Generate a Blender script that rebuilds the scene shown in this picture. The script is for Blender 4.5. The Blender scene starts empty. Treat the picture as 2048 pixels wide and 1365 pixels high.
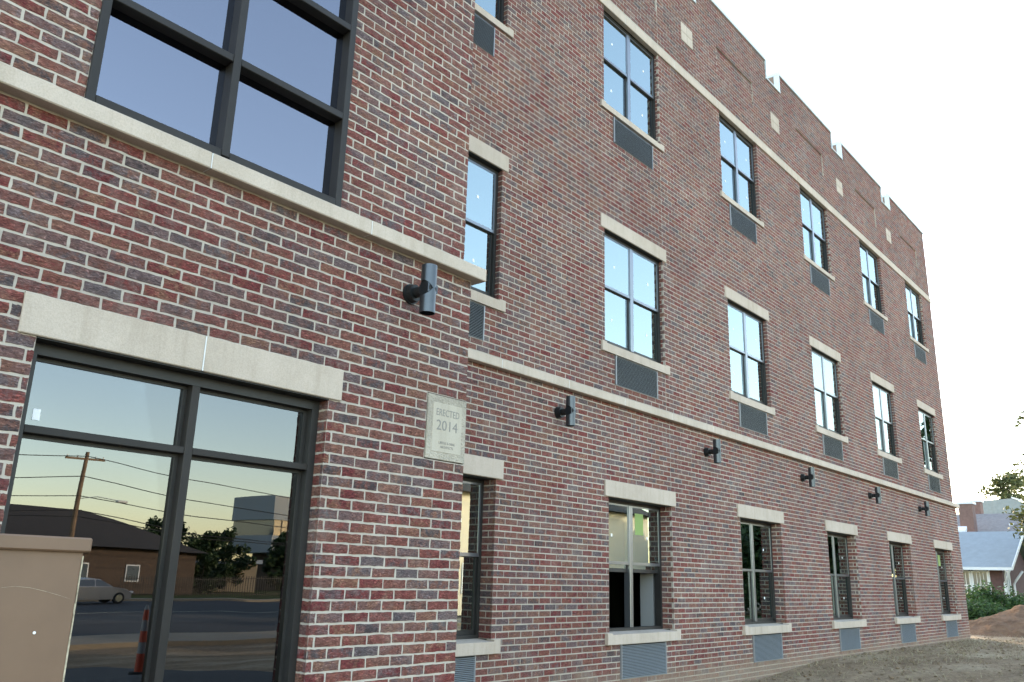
import bpy, math, random
import numpy as np
from mathutils import Vector, Matrix, Quaternion

rng = random.Random(20140)
sc = bpy.context.scene
COL = sc.collection

# ------------------------------------------------------------------ camera
F_PX, YAW, PITCH, ROLL = 1687.09, 0.8642, 0.2741, 0.0268
EYE = Vector((0.0, -4.2769, 1.55))
fw = Vector((math.sin(YAW)*math.cos(PITCH), math.cos(YAW)*math.cos(PITCH), math.sin(PITCH)))
rt = Vector((math.cos(YAW), -math.sin(YAW), 0))
upv = rt.cross(fw)
r2 = math.cos(ROLL)*rt + math.sin(ROLL)*upv
u2 = -math.sin(ROLL)*rt + math.cos(ROLL)*upv
cam_data = bpy.data.cameras.new("camera")
cam_data.sensor_fit = 'HORIZONTAL'
cam_data.sensor_width = 36.0
cam_data.lens = F_PX/2048*36.0
cam_data.clip_start = 0.05
cam_data.clip_end = 2000
cam = bpy.data.objects.new("camera", cam_data)
COL.objects.link(cam)
M = Matrix((( r2.x, u2.x, -fw.x, EYE.x), (r2.y, u2.y, -fw.y, EYE.y), (r2.z, u2.z, -fw.z, EYE.z), (0, 0, 0, 1)))
cam.matrix_world = M
sc.camera = cam

# ------------------------------------------------------------------ sky, sun, exposure
SUN_EL = math.radians(13)
SUN_AZ = math.radians(42)          # from +Y (behind the building) towards +X
world = bpy.data.worlds.new("World")
sc.world = world
world.use_nodes = True
wn = world.node_tree
bg = wn.nodes["Background"]
sky = wn.nodes.new("ShaderNodeTexSky")
sky.sky_type = 'NISHITA'
sky.sun_disc = False
sky.sun_elevation = SUN_EL
sky.sun_rotation = SUN_AZ
sky.air_density = 1.0
sky.dust_density = 0.8
sky.ozone_density = 1.0
wn.links.new(sky.outputs[0], bg.inputs[0])
bg.inputs[1].default_value = 0.15
S = Vector((math.sin(SUN_AZ)*math.cos(SUN_EL), math.cos(SUN_AZ)*math.cos(SUN_EL), math.sin(SUN_EL)))
sun_data = bpy.data.lights.new("sun", 'SUN')
sun_data.energy = 1.1
sun_data.angle = math.radians(0.53)
sun_data.color = (1.0, 0.86, 0.68)
sun = bpy.data.objects.new("sun", sun_data)
sun.rotation_euler = S.to_track_quat('Z', 'Y').to_euler()
sun.location = (0, 30, 40)
COL.objects.link(sun)
sc.view_settings.view_transform = 'Standard'
sc.view_settings.look = 'None'
sc.view_settings.gamma = 1.0
sc.view_settings.use_curve_mapping = False
sc.view_settings.exposure = 2.95
sc.view_settings.use_white_balance = True
sc.view_settings.white_balance_temperature = 7400
sc.view_settings.white_balance_tint = 13.5
sc.cycles.use_denoising = True
sc.cycles.max_bounces = 10
sc.cycles.transparent_max_bounces = 16

# ------------------------------------------------------------------ helpers
def tag(o, label=None, cat=None, group=None, kind=None):
    if label: o["label"] = label
    if cat: o["category"] = cat
    if group: o["group"] = group
    if kind: o["kind"] = kind
    return o

def empty(name, loc=(0, 0, 0), parent=None, rz=0.0):
    o = bpy.data.objects.new(name, None)
    o.empty_display_size = 0.2
    COL.objects.link(o)
    o.location = loc
    o.rotation_euler = (0, 0, rz)
    if parent: o.parent = parent
    return o

class MB:
    def __init__(self):
        self.v = []; self.f = []; self.mi = []
    def quad(self, a, b, c, d, m=0):
        n = len(self.v); self.v += [tuple(a), tuple(b), tuple(c), tuple(d)]
        self.f.append((n, n+1, n+2, n+3)); self.mi.append(m)
    def tri(self, a, b, c, m=0):
        n = len(self.v); self.v += [tuple(a), tuple(b), tuple(c)]
        self.f.append((n, n+1, n+2)); self.mi.append(m)
    def box(self, x0, x1, y0, y1, z0, z1, m=0):
        n = len(self.v)
        self.v += [(x0,y0,z0),(x1,y0,z0),(x1,y1,z0),(x0,y1,z0),(x0,y0,z1),(x1,y0,z1),(x1,y1,z1),(x0,y1,z1)]
        for q in ((0,3,2,1),(4,5,6,7),(0,1,5,4),(1,2,6,5),(2,3,7,6),(3,0,4,7)):
            self.f.append(tuple(n+i for i in q)); self.mi.append(m)
        return self
    def cbox(self, x0, x1, y0, y1, z0, z1, b=0.004, m=0):
        """box with chamfered edges (24 verts)"""
        lo = (x0, y0, z0); hi = (x1, y1, z1); n = len(self.v); idx = {}
        for c in range(8):
            s = [(c >> k) & 1 for k in range(3)]
            for ax in range(3):
                p = []
                for k in range(3):
                    e = hi[k] if s[k] else lo[k]
                    if k != ax: e += -b if s[k] else b
                    p.append(e)
                idx[(c, ax)] = len(self.v); self.v.append(tuple(p))
        def add(q): self.f.append(tuple(q)); self.mi.append(m)
        for ax in range(3):
            o1, o2 = [k for k in range(3) if k != ax]
            for side in (0, 1):
                cs = [(side << ax) | (a << o1) | (bb << o2) for a, bb in ((0,0),(1,0),(1,1),(0,1))]
                q = [idx[(c, ax)] for c in cs]
                # orientation
                flip = (side == 0) ^ (ax == 1)
                add(q[::-1] if flip else q)
        for ax in range(3):
            o1, o2 = [k for k in range(3) if k != ax]
            for a in (0, 1):
                for bb in (0, 1):
                    c0 = (a << o1) | (bb << o2); c1 = c0 | (1 << ax)
                    add([idx[(c0, o1)], idx[(c1, o1)], idx[(c1, o2)], idx[(c0, o2)]])
        for c in range(8):
            add([idx[(c, 0)], idx[(c, 1)], idx[(c, 2)]])
        return self
    def prism(self, pts, a0, a1, axis='x', m=0):
        """extrude a polygon. axis x: pts=(y,z); axis y: pts=(x,z); axis z: pts=(x,y)"""
        def P(p, a):
            return (a, p[0], p[1]) if axis == 'x' else (p[0], a, p[1]) if axis == 'y' else (p[0], p[1], a)
        n = len(self.v); k = len(pts)
        self.v += [P(p, a0) for p in pts] + [P(p, a1) for p in pts]
        for i in range(k):
            j = (i+1) % k
            self.f.append((n+i, n+j, n+k+j, n+k+i)); self.mi.append(m)
        self.f.append(tuple(n+i for i in range(k))[::-1]); self.mi.append(m)
        self.f.append(tuple(n+k+i for i in range(k))); self.mi.append(m)
        return self
    def tube(self, pts, radii, seg=8, cap=True, m=0):
        pts = [Vector(p) for p in pts]
        if not hasattr(radii, '__len__'): radii = [radii]*len(pts)
        rings = []
        for i, p in enumerate(pts):
            d = (pts[min(i+1, len(pts)-1)] - pts[max(i-1, 0)]).normalized()
            a = Vector((0, 0, 1)) if abs(d.z) < 0.9 else Vector((1, 0, 0))
            e1 = d.cross(a).normalized(); e2 = d.cross(e1)
            n = len(self.v); rings.append(n)
            for k in range(seg):
                t = 2*math.pi*k/seg
                self.v.append(tuple(p + radii[i]*(math.cos(t)*e1 + math.sin(t)*e2)))
        for i in range(len(pts)-1):
            for k in range(seg):
                j = (k+1) % seg
                self.f.append((rings[i]+k, rings[i]+j, rings[i+1]+j, rings[i+1]+k)); self.mi.append(m)
        if cap:
            self.f.append(tuple(rings[0]+k for k in range(seg))); self.mi.append(m)
            self.f.append(tuple(rings[-1]+k for k in range(seg))[::-1]); self.mi.append(m)
        return self
    def build(self, name, mats, parent=None, smooth=False, fix=True):
        me = bpy.data.meshes.new(name)
        me.from_pydata(self.v, [], self.f)
        if not isinstance(mats, (list, tuple)): mats = [mats]
        for mt in mats: me.materials.append(mt)
        if len(mats) > 1: me.polygons.foreach_set("material_index", self.mi)
        if smooth: me.polygons.foreach_set("use_smooth", [True]*len(me.polygons))
        me.update()
        if fix:
            import bmesh
            bm = bmesh.new(); bm.from_mesh(me); bmesh.ops.recalc_face_normals(bm, faces=bm.faces); bm.to_mesh(me); bm.free()
        o = bpy.data.objects.new(name, me)
        COL.objects.link(o)
        if parent: o.parent = parent
        return o

def copy_tree(o, parent=None):
    c = o.copy(); COL.objects.link(c); c.parent = parent
    for ch in list(o.children): copy_tree(ch, c)
    return c

# ------------------------------------------------------------------ materials
def mat(name):
    m = bpy.data.materials.new(name); m.use_nodes = True
    nt = m.node_tree
    return m, nt, nt.nodes["Principled BSDF"], nt.nodes["Material Output"]

def N(nt, t, **kw):
    n = nt.nodes.new(t)
    for k, v in kw.items():
        if k.startswith('i_'): n.inputs[k[2:].replace('_', ' ')].default_value = v
        else: setattr(n, k, v)
    return n

def ramp(nt, stops, interp='LINEAR'):
    r = nt.nodes.new("ShaderNodeValToRGB"); r.color_ramp.interpolation = interp
    e = r.color_ramp.elements
    while len(e) < len(stops): e.new(0.5)
    for i, (p, c) in enumerate(stops):
        e[i].position = p; e[i].color = (c[0], c[1], c[2], 1)
    return r

def simple(name, col, rough=0.6, metal=0.0, spec=0.5, noise=0.0, nscale=20.0, bump=0.0, bscale=60.0, coord='Object', detail=4.0):
    m, nt, b, out = mat(name)
    b.inputs["Roughness"].default_value = rough
    b.inputs["Metallic"].default_value = metal
    b.inputs["Specular IOR Level"].default_value = spec
    b.inputs["Base Color"].default_value = (*col, 1)
    tc = N(nt, "ShaderNodeTexCoord")
    if noise > 0:
        nz = N(nt, "ShaderNodeTexNoise", i_Scale=nscale, i_Detail=detail, i_Roughness=0.65)
        nt.links.new(tc.outputs[coord], nz.inputs["Vector"])
        lo = tuple(c*(1-noise) for c in col); hi = tuple(min(1, c*(1+noise)) for c in col)
        r = ramp(nt, [(0.25, lo), (0.75, hi)])
        nt.links.new(nz.outputs["Fac"], r.inputs["Fac"])
        nt.links.new(r.outputs["Color"], b.inputs["Base Color"])
    if bump > 0:
        nb = N(nt, "ShaderNodeTexNoise", i_Scale=bscale, i_Detail=5.0, i_Roughness=0.6)
        nt.links.new(tc.outputs[coord], nb.inputs["Vector"])
        bp = N(nt, "ShaderNodeBump", i_Strength=1.0, i_Distance=bump)
        nt.links.new(nb.outputs["Fac"], bp.inputs["Height"])
        nt.links.new(bp.outputs["Normal"], b.inputs["Normal"])
    return m

def weathered(nt, geo, col, b):
    # slow tonal drift over the wall, and pale mud splash with a ragged top along its foot
    dr = N(nt, "ShaderNodeTexNoise", i_Scale=0.55, i_Detail=5.0, i_Roughness=0.62)
    nt.links.new(geo.outputs["Position"], dr.inputs["Vector"])
    rr = ramp(nt, [(0.3, (0.84, 0.83, 0.84)), (0.7, (1.14, 1.15, 1.15))]); nt.links.new(dr.outputs["Fac"], rr.inputs["Fac"])
    mu = N(nt, "ShaderNodeMix", data_type='RGBA', blend_type='MULTIPLY'); mu.inputs[0].default_value = 1.0
    nt.links.new(col, mu.inputs[6]); nt.links.new(rr.outputs["Color"], mu.inputs[7])
    sp = N(nt, "ShaderNodeSeparateXYZ"); nt.links.new(geo.outputs["Position"], sp.inputs[0])
    n = N(nt, "ShaderNodeTexNoise", i_Scale=5.0, i_Detail=7.0, i_Roughness=0.75); nt.links.new(geo.outputs["Position"], n.inputs["Vector"])
    ad = N(nt, "ShaderNodeMath", operation='MULTIPLY_ADD'); nt.links.new(n.outputs["Fac"], ad.inputs[0]); ad.inputs[1].default_value = -0.55; nt.links.new(sp.outputs["Z"], ad.inputs[2])
    mr_ = N(nt, "ShaderNodeMapRange"); mr_.inputs["From Min"].default_value = 0.05; mr_.inputs["From Max"].default_value = 0.30
    mr_.inputs["To Min"].default_value = 0.62; mr_.inputs["To Max"].default_value = 0.0; nt.links.new(ad.outputs[0], mr_.inputs["Value"])
    m3 = N(nt, "ShaderNodeMix", data_type='RGBA'); m3.inputs[7].default_value = (0.30, 0.235, 0.17, 1)
    nt.links.new(mr_.outputs[0], m3.inputs[0]); nt.links.new(mu.outputs[2], m3.inputs[6])
    nt.links.new(m3.outputs[2], b.inputs["Base Color"])

def brick_material():
    m, nt, b, out = mat("brick")
    b.inputs["Roughness"].default_value = 0.82
    b.inputs["Specular IOR Level"].default_value = 0.28
    at = N(nt, "ShaderNodeAttribute", attribute_name="brick_id")
    sep = N(nt, "ShaderNodeSeparateColor")
    nt.links.new(at.outputs["Color"], sep.inputs[0])
    geo = N(nt, "ShaderNodeNewGeometry")
    # each brick samples its own part of the noise
    off = N(nt, "ShaderNodeVectorMath", operation='MULTIPLY_ADD')
    nt.links.new(at.outputs["Color"], off.inputs[0])
    off.inputs[1].default_value = (37.0, 53.0, 71.0)
    nt.links.new(geo.outputs["Position"], off.inputs[2])
    pal = ramp(nt, [(0.00, (0.070, 0.055, 0.056)), (0.08, (0.105, 0.084, 0.086)), (0.22, (0.150, 0.108, 0.106)),
                    (0.32, (0.172, 0.092, 0.082)), (0.48, (0.200, 0.094, 0.070)), (0.62, (0.200, 0.070, 0.056)),
                    (0.78, (0.198, 0.053, 0.044)), (0.90, (0.178, 0.039, 0.036)), (1.0, (0.142, 0.029, 0.029))])
    nt.links.new(sep.outputs[0], pal.inputs["Fac"])
    pal2 = ramp(nt, [(0.0, (0.132, 0.098, 0.098)), (0.38, (0.184, 0.080, 0.062)), (0.65, (0.226, 0.112, 0.070)), (1.0, (0.182, 0.050, 0.043))])
    nt.links.new(sep.outputs[1], pal2.inputs["Fac"])
    # broad flashing across the face
    n1 = N(nt, "ShaderNodeTexNoise", i_Scale=13.0, i_Detail=6.0, i_Roughness=0.78)
    nt.links.new(off.outputs[0], n1.inputs["Vector"])
    r1 = ramp(nt, [(0.43, (0, 0, 0)), (0.57, (0.9, 0.9, 0.9))])
    nt.links.new(n1.outputs["Fac"], r1.inputs["Fac"])
    mx = N(nt, "ShaderNodeMix", data_type='RGBA')
    nt.links.new(r1.outputs["Color"], mx.inputs[0])
    nt.links.new(pal.outputs["Color"], mx.inputs[6]); nt.links.new(pal2.outputs["Color"], mx.inputs[7])
    # bark-like wrinkles, long in the horizontal
    mp = N(nt, "ShaderNodeMapping"); mp.inputs["Scale"].default_value = (0.5, 0.5, 1.7)
    nt.links.new(off.outputs[0], mp.inputs["Vector"])
    w = N(nt, "ShaderNodeTexNoise", i_Scale=54.0, i_Detail=4.0, i_Roughness=0.72, i_Distortion=1.6)
    nt.links.new(mp.outputs[0], w.inputs["Vector"])
    wr = ramp(nt, [(0.33, (0.32, 0.30, 0.33)), (0.45, (0.82, 0.80, 0.81)), (0.55, (1.12, 1.12, 1.12)), (0.66, (2.1, 2.2, 2.25))])
    nt.links.new(w.outputs["Fac"], wr.inputs["Fac"])
    mul = N(nt, "ShaderNodeMix", data_type='RGBA', blend_type='MULTIPLY'); mul.inputs[0].default_value = 1.0
    nt.links.new(mx.outputs[2], mul.inputs[6]); nt.links.new(wr.outputs["Color"], mul.inputs[7])
    # mortar smears
    sm = N(nt, "ShaderNodeTexNoise", i_Scale=3.0, i_Detail=6.0, i_Roughness=0.72)
    nt.links.new(geo.outputs["Position"], sm.inputs["Vector"])
    sr = ramp(nt, [(0.52, (0, 0, 0)), (0.75, (0.38, 0.38, 0.38))])
    nt.links.new(sm.outputs["Fac"], sr.inputs["Fac"])
    mx2 = N(nt, "ShaderNodeMix", data_type='RGBA'); mx2.inputs[7].default_value = (0.33, 0.29, 0.26, 1)
    nt.links.new(sr.outputs["Color"], mx2.inputs[0]); nt.links.new(mul.outputs[2], mx2.inputs[6])
    weathered(nt, geo, mx2.outputs[2], b)
    bp = N(nt, "ShaderNodeBump", i_Strength=1.0, i_Distance=0.014)
    nt.links.new(w.outputs["Fac"], bp.inputs["Height"])
    nt.links.new(bp.outputs["Normal"], b.inputs["Normal"])
    return m

def stone_material(name, col, amt=0.07):
    m, nt, b, out = mat(name)
    b.inputs["Roughness"].default_value = 0.85
    b.inputs["Specular IOR Level"].default_value = 0.25
    geo = N(nt, "ShaderNodeNewGeometry")
    a = N(nt, "ShaderNodeTexNoise", i_Scale=1.6, i_Detail=7.0, i_Roughness=0.68)
    c = N(nt, "ShaderNodeTexNoise", i_Scale=140.0, i_Detail=2.0)
    for n in (a, c): nt.links.new(geo.outputs["Position"], n.inputs["Vector"])
    r = ramp(nt, [(0.3, tuple(x*(1-2*amt) for x in (col[0], col[1]*0.985, col[2]*0.95))), (0.7, tuple(x*(1+amt) for x in col))])
    nt.links.new(a.outputs["Fac"], r.inputs["Fac"])
    r2_ = ramp(nt, [(0.3, (0.9, 0.9, 0.9)), (0.7, (1.06, 1.06, 1.06))])
    nt.links.new(c.outputs["Fac"], r2_.inputs["Fac"])
    mul = N(nt, "ShaderNodeMix", data_type='RGBA', blend_type='MULTIPLY'); mul.inputs[0].default_value = 1.0
    nt.links.new(r.outputs["Color"], mul.inputs[6]); nt.links.new(r2_.outputs["Color"], mul.inputs[7])
    mp = N(nt, "ShaderNodeMapping"); mp.inputs["Scale"].default_value = (9.0, 9.0, 0.9)
    nt.links.new(geo.outputs["Position"], mp.inputs["Vector"])
    st = N(nt, "ShaderNodeTexNoise", i_Scale=1.0, i_Detail=6.0, i_Roughness=0.7); nt.links.new(mp.outputs[0], st.inputs["Vector"])
    r3 = ramp(nt, [(0.32, (0.88, 0.87, 0.85)), (0.52, (1.0, 1.0, 1.0))]); nt.links.new(st.outputs["Fac"], r3.inputs["Fac"])
    mu2 = N(nt, "ShaderNodeMix", data_type='RGBA', blend_type='MULTIPLY'); mu2.inputs[0].default_value = 1.0
    nt.links.new(mul.outputs[2], mu2.inputs[6]); nt.links.new(r3.outputs["Color"], mu2.inputs[7])
    nt.links.new(mu2.outputs[2], b.inputs["Base Color"])
    bp = N(nt, "ShaderNodeBump", i_Strength=0.5, i_Distance=0.0015)
    nt.links.new(c.outputs["Fac"], bp.inputs["Height"]); nt.links.new(bp.outputs["Normal"], b.inputs["Normal"])
    return m

def glass_material(name, ior, tint, refl, wave=0.0, wscale=1.2):
    m, nt, b, out = mat(name)
    nt.nodes.remove(b)
    fr = N(nt, "ShaderNodeFresnel"); fr.inputs["IOR"].default_value = ior
    tr = N(nt, "ShaderNodeBsdfTransparent"); tr.inputs["Color"].default_value = (*tint, 1)
    gl = N(nt, "ShaderNodeBsdfGlossy"); gl.inputs["Color"].default_value = (*refl, 1); gl.inputs["Roughness"].default_value = 0.0
    mx = N(nt, "ShaderNodeMixShader")
    if wave > 0:
        geo = N(nt, "ShaderNodeNewGeometry")
        nz = N(nt, "ShaderNodeTexNoise", i_Scale=wscale, i_Detail=1.0)
        nt.links.new(geo.outputs["Position"], nz.inputs["Vector"])
        bp = N(nt, "ShaderNodeBump", i_Strength=1.0, i_Distance=wave)
        nt.links.new(nz.outputs["Fac"], bp.inputs["Height"])
        nt.links.new(bp.outputs["Normal"], gl.inputs["Normal"])
    nt.links.new(fr.outputs[0], mx.inputs[0]); nt.links.new(tr.outputs[0], mx.inputs[1]); nt.links.new(gl.outputs[0], mx.inputs[2])
    nt.links.new(mx.outputs[0], out.inputs["Surface"])
    return m

def shell_material():
    m, nt, b, out = mat("far_brickwork")
    b.inputs["Roughness"].default_value = 0.9
    tc = N(nt, "ShaderNodeTexCoord")
    mp = N(nt, "ShaderNodeMapping"); mp.inputs["Rotation"].default_value = (math.radians(90), 0, math.radians(90))
    nt.links.new(tc.outputs["Object"], mp.inputs["Vector"])
    br = N(nt, "ShaderNodeTexBrick")
    br.inputs["Color1"].default_value = (0.16, 0.07, 0.055, 1); br.inputs["Color2"].default_value = (0.12, 0.09, 0.09, 1)
    br.inputs["Mortar"].default_value = (0.42, 0.39, 0.33, 1); br.inputs["Scale"].default_value = 1.0
    br.inputs["Brick Width"].default_value = 0.203; br.inputs["Row Height"].default_value = 0.0677; br.inputs["Mortar Size"].default_value = 0.005
    nt.links.new(mp.outputs[0], br.inputs["Vector"]); nt.links.new(br.outputs["Color"], b.inputs["Base Color"])
    return m

def leaf_material(name, dark, light, trans=0.25):
    m, nt, b, out = mat(name)
    b.inputs["Roughness"].default_value = 0.55
    b.inputs["Specular IOR Level"].default_value = 0.3
    geo = N(nt, "ShaderNodeNewGeometry")
    r = ramp(nt, [(0.0, dark), (1.0, light)])
    nt.links.new(geo.outputs["Random Per Island"], r.inputs["Fac"])
    nt.links.new(r.outputs["Color"], b.inputs["Base Color"])
    tl = N(nt, "ShaderNodeBsdfTranslucent"); nt.links.new(r.outputs["Color"], tl.inputs["Color"])
    mx = N(nt, "ShaderNodeMixShader"); mx.inputs[0].default_value = trans
    nt.links.new(b.outputs[0], mx.inputs[1]); nt.links.new(tl.outputs[0], mx.inputs[2]); nt.links.new(mx.outputs[0], out.inputs["Surface"])
    return m

BRICK = brick_material()
MORTAR = simple("mortar", (0.50, 0.445, 0.38), 0.95, spec=0.15, noise=0.12, nscale=6, bump=0.004, bscale=220)
def mortar_material():
    m = simple("mortar", (0.45, 0.395, 0.335), 0.95, spec=0.15, noise=0.14, nscale=6, bump=0.004, bscale=220)
    nt = m.node_tree; b = nt.nodes["Principled BSDF"]
    geo = N(nt, "ShaderNodeNewGeometry")
    src = b.inputs["Base Color"].links[0].from_socket
    weathered(nt, geo, src, b)
    return m
MORTAR = mortar_material()
STONE = stone_material("cast_stone", (0.49, 0.412, 0.345))
STONE_LIGHT = stone_material("band_stone", (0.51, 0.43, 0.36))
SEALANT = simple("joint_sealant", (0.66, 0.66, 0.64), 0.6)
FRAME = simple("dark_bronze_aluminium", (0.024, 0.023, 0.022), 0.45, spec=0.35, noise=0.25, nscale=3)
FRAME2 = simple("grey_bronze_aluminium", (0.024, 0.021, 0.019), 0.5, spec=0.25, noise=0.2, nscale=3)
FRAME_WIN = simple("satin_aluminium", (0.20, 0.215, 0.235), 0.28, metal=0.75, noise=0.1, nscale=3)
GLASS = glass_material("window_glass", 4.2, (0.50, 0.60, 0.57), (0.84, 1.0, 1.0), 0.0006, 1.0)
GLASS_BIG = glass_material("tinted_glass", 2.85, (0.25, 0.27, 0.30), (0.86, 0.87, 0.98), 0.0010, 0.9)
GLASS_SHOP = glass_material("storefront_glass", 2.15, (0.20, 0.21, 0.21), (0.90, 0.95, 1.0), 0.0016, 1.3)
LAMPMET = simple("gunmetal_paint", (0.07, 0.08, 0.09), 0.34, metal=0.75, noise=0.1, nscale=8)
LAMPDARK = simple("black_casting", (0.012, 0.014, 0.015), 0.45, metal=0.3)
VENT = simple("anodised_louvre", (0.25, 0.28, 0.30), 0.42, metal=0.25, noise=0.06, nscale=5)
VENTFRAME = simple("anodised_sleeve", (0.26, 0.27, 0.28), 0.45, metal=0.3)
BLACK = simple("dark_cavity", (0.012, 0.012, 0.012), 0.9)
COPING = simple("pale_metal_coping", (0.55, 0.62, 0.64), 0.4, metal=0.1, noise=0.04, nscale=2)
CREAM = simple("cream_parapet_lining", (0.22, 0.155, 0.12), 0.8, noise=0.05)
PLASTER = simple("plasterboard", (0.22, 0.23, 0.235), 0.9, noise=0.05, nscale=2)
INSIDE = simple("interior_dark", (0.04, 0.045, 0.04), 0.9)
STICKER = simple("white_paper", (0.80, 0.82, 0.82), 0.7)
GREENLBL = simple("green_paper", (0.22, 0.32, 0.10), 0.7)
SHELL = shell_material()

# ------------------------------------------------------------------ building geometry data
CR = 0.2032/3                       # one brick course
ZS = 0.946                          # top of the ground floor sills
def zc(c): return ZS + c*CR
Y0, A, OV = 0.0, 0.0461, 0.0826     # near wall, set-back above the band, band overhang
NC = 4.507                          # corner of the near block
F0 = 1.7268; F1 = F0 + A
FC = 26.434                         # far corner
X0, SP, HO = 6.0544, 3.7117, 0.7797
HL, HS, HG = 0.877, 0.876, 0.535
def colx(c): return X0 + SP*c

building = empty("brick_building", (NC, 0, 0))
tag(building, "three-storey red and grey brick building with cream stone bands and crenellated parapet", "building")
building.location = (0, 0, 0)

JOINT = 0.0105
BL, BH = 0.2032, CR
class BrickSink:
    """collects bricks; each record is (verts, faces, id colour, projected area)"""
    def __init__(self): self.rec = []
sink = BrickSink()

def proj_px(p):
    q = Vector(p) - EYE; d = q.dot(fw)
    if d < 0.1: return None
    return (1024 + F_PX*q.dot(r2)/d, 682.5 - F_PX*q.dot(u2)/d)

def add_brick(mapf, s0, s1, z0, z1, hi, depth=0.03, push=0.0):
    """mapf(s, z, n) -> world; n is depth behind the face"""
    idc = (rng.random(), rng.random(), rng.random())
    v = []; f = []
    if hi:
        nx, nz = 5, 2
        j = 0.0026
        grid = []
        for a in range(nx+1):
            for b_ in range(nz+1):
                s = s0 + (s1-s0)*a/nx; z = z0 + (z1-z0)*b_/nz
                if a == 0: s += 0.0018 + rng.uniform(-j, j)
                if a == nx: s -= 0.0018 + rng.uniform(-j, j)
                if b_ == 0: z += 0.0015 + rng.uniform(-j, j)
                if b_ == nz: z -= 0.0015 + rng.uniform(-j, j)
                edge = a in (0, nx) or b_ in (0, nz)
                n = push + (0.0022 if edge else 0.0) + rng.uniform(-0.0012, 0.0012)
                grid.append(len(v)); v.append(mapf(s, z, n))
        for a in range(nx):
            for b_ in range(nz):
                i = a*(nz+1)+b_
                f.append((i, i+nz+1, i+nz+2, i+1))
        ring = [a*(nz+1) for a in range(nx+1)] + [nx*(nz+1)+b_ for b_ in range(1, nz+1)] + [a*(nz+1)+nz for a in range(nx-1, -1, -1)] + [b_ for b_ in range(nz-1, 0, -1)]
        base = len(v)
        cs, cz_ = (s0+s1)/2, (z0+z1)/2
        pos = [(s0 + (s1-s0)*a/nx, z0) for a in range(nx+1)] + [(s1, z0+(z1-z0)*b_/nz) for b_ in range(1, nz+1)] + [(s0+(s1-s0)*a/nx, z1) for a in range(nx-1, -1, -1)] + [(s0, z0+(z1-z0)*b_/nz) for b_ in range(nz-1, 0, -1)]
        for (s, z) in pos: v.append(mapf(s, z, push+depth))
        k = len(ring)
        for i in range(k):
            jn = (i+1) % k
            f.append((ring[i], base+i, base+jn, ring[jn]))
    else:
        e = 0.0016
        n0 = push + rng.uniform(-0.001, 0.001)
        for (s, z, n) in ((s0+e, z0+e, n0), (s1-e, z0+e, n0), (s1-e, z1-e, n0), (s0+e, z1-e, n0), (s0, z0, push+depth), (s1, z0, push+depth), (s1, z1, push+depth), (s0, z1, push+depth)):
            v.append(mapf(s, z, n))
        f = [(0, 1, 2, 3), (0, 4, 5, 1), (1, 5, 6, 2), (2, 6, 7, 3), (3, 7, 4, 0)]
    area = 0.0
    c = [proj_px(mapf(s, z, push)) for s, z in ((s0, z0), (s1, z0), (s1, z1), (s0, z1))]
    if all(c):
        mx_, my_ = sum(p[0] for p in c)/4, sum(p[1] for p in c)/4
        if 12 < mx_ < 2036 and 8 < my_ < 1357 and not (mx_ < 190 and my_ > 1060):
            area = abs(sum(c[i][0]*c[(i+1) % 4][1] - c[(i+1) % 4][0]*c[i][1] for i in range(4)))/2
    sink.rec.append((v, f, idc, area))

def lay_wall(mapf, s0, s1, z0, z1, grid0, holes, anchor, hi_test, panels=()):
    """running bond on a plane; holes = [(sa,sb,za,zb)]"""
    i0 = math.floor((z0-grid0)/BH); i1 = math.ceil((z1-grid0)/BH)
    for i in range(i0, i1):
        ra, rb = grid0+i*BH+JOINT/2, grid0+(i+1)*BH-JOINT/2
        ra, rb = max(ra, z0), min(rb, z1)
        if rb-ra < 0.015: continue
        # split the row in z where a hole cuts it part-way
        cuts = {ra, rb}
        for (sa, sb, za, zb) in holes:
            for zz in (za, zb):
                if ra+0.012 < zz < rb-0.012: cuts.add(zz)
        cuts = sorted(cuts)
        half = (i % 2)*BL/2
        full = [(s0, s1)]
        for q in range(len(cuts)-1):
            a_, b_ = cuts[q], cuts[q+1]
            if b_-a_ < 0.014: continue
            iv = [(s0, s1)]
            for (sa, sb, za, zb) in holes:
                if za < b_-0.004 and zb > a_+0.004:
                    nv = []
                    for (p, r) in iv:
                        if sb <= p or sa >= r: nv.append((p, r)); continue
                        if sa > p: nv.append((p, sa))
                        if sb < r: nv.append((sb, r))
                    iv = nv
            for (p, r) in iv:
                if r-p < 0.02: continue
                k0 = math.floor((p-anchor-half)/BL); k1 = math.ceil((r-anchor-half)/BL)
                for k in range(k0, k1):
                    a = max(anchor+half+k*BL + JOINT/2, p); b2 = min(anchor+half+(k+1)*BL - JOINT/2, r)
                    if b2-a < 0.022: continue
                    push = 0.0
                    for (pa, pb, pza, pzb) in panels:
                        if pa < (a+b2)/2 < pb and pza < (a_+b_)/2 < pzb: push = 0.025
                    jit = rng.uniform(-0.0012, 0.0012)
                    add_brick(mapf, a+rng.uniform(-.0012, .0012), b2+rng.uniform(-.0012, .0012), a_+jit, b_+jit, hi_test((a+b2)/2, (a_+b_)/2), 0.03, push)

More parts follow.
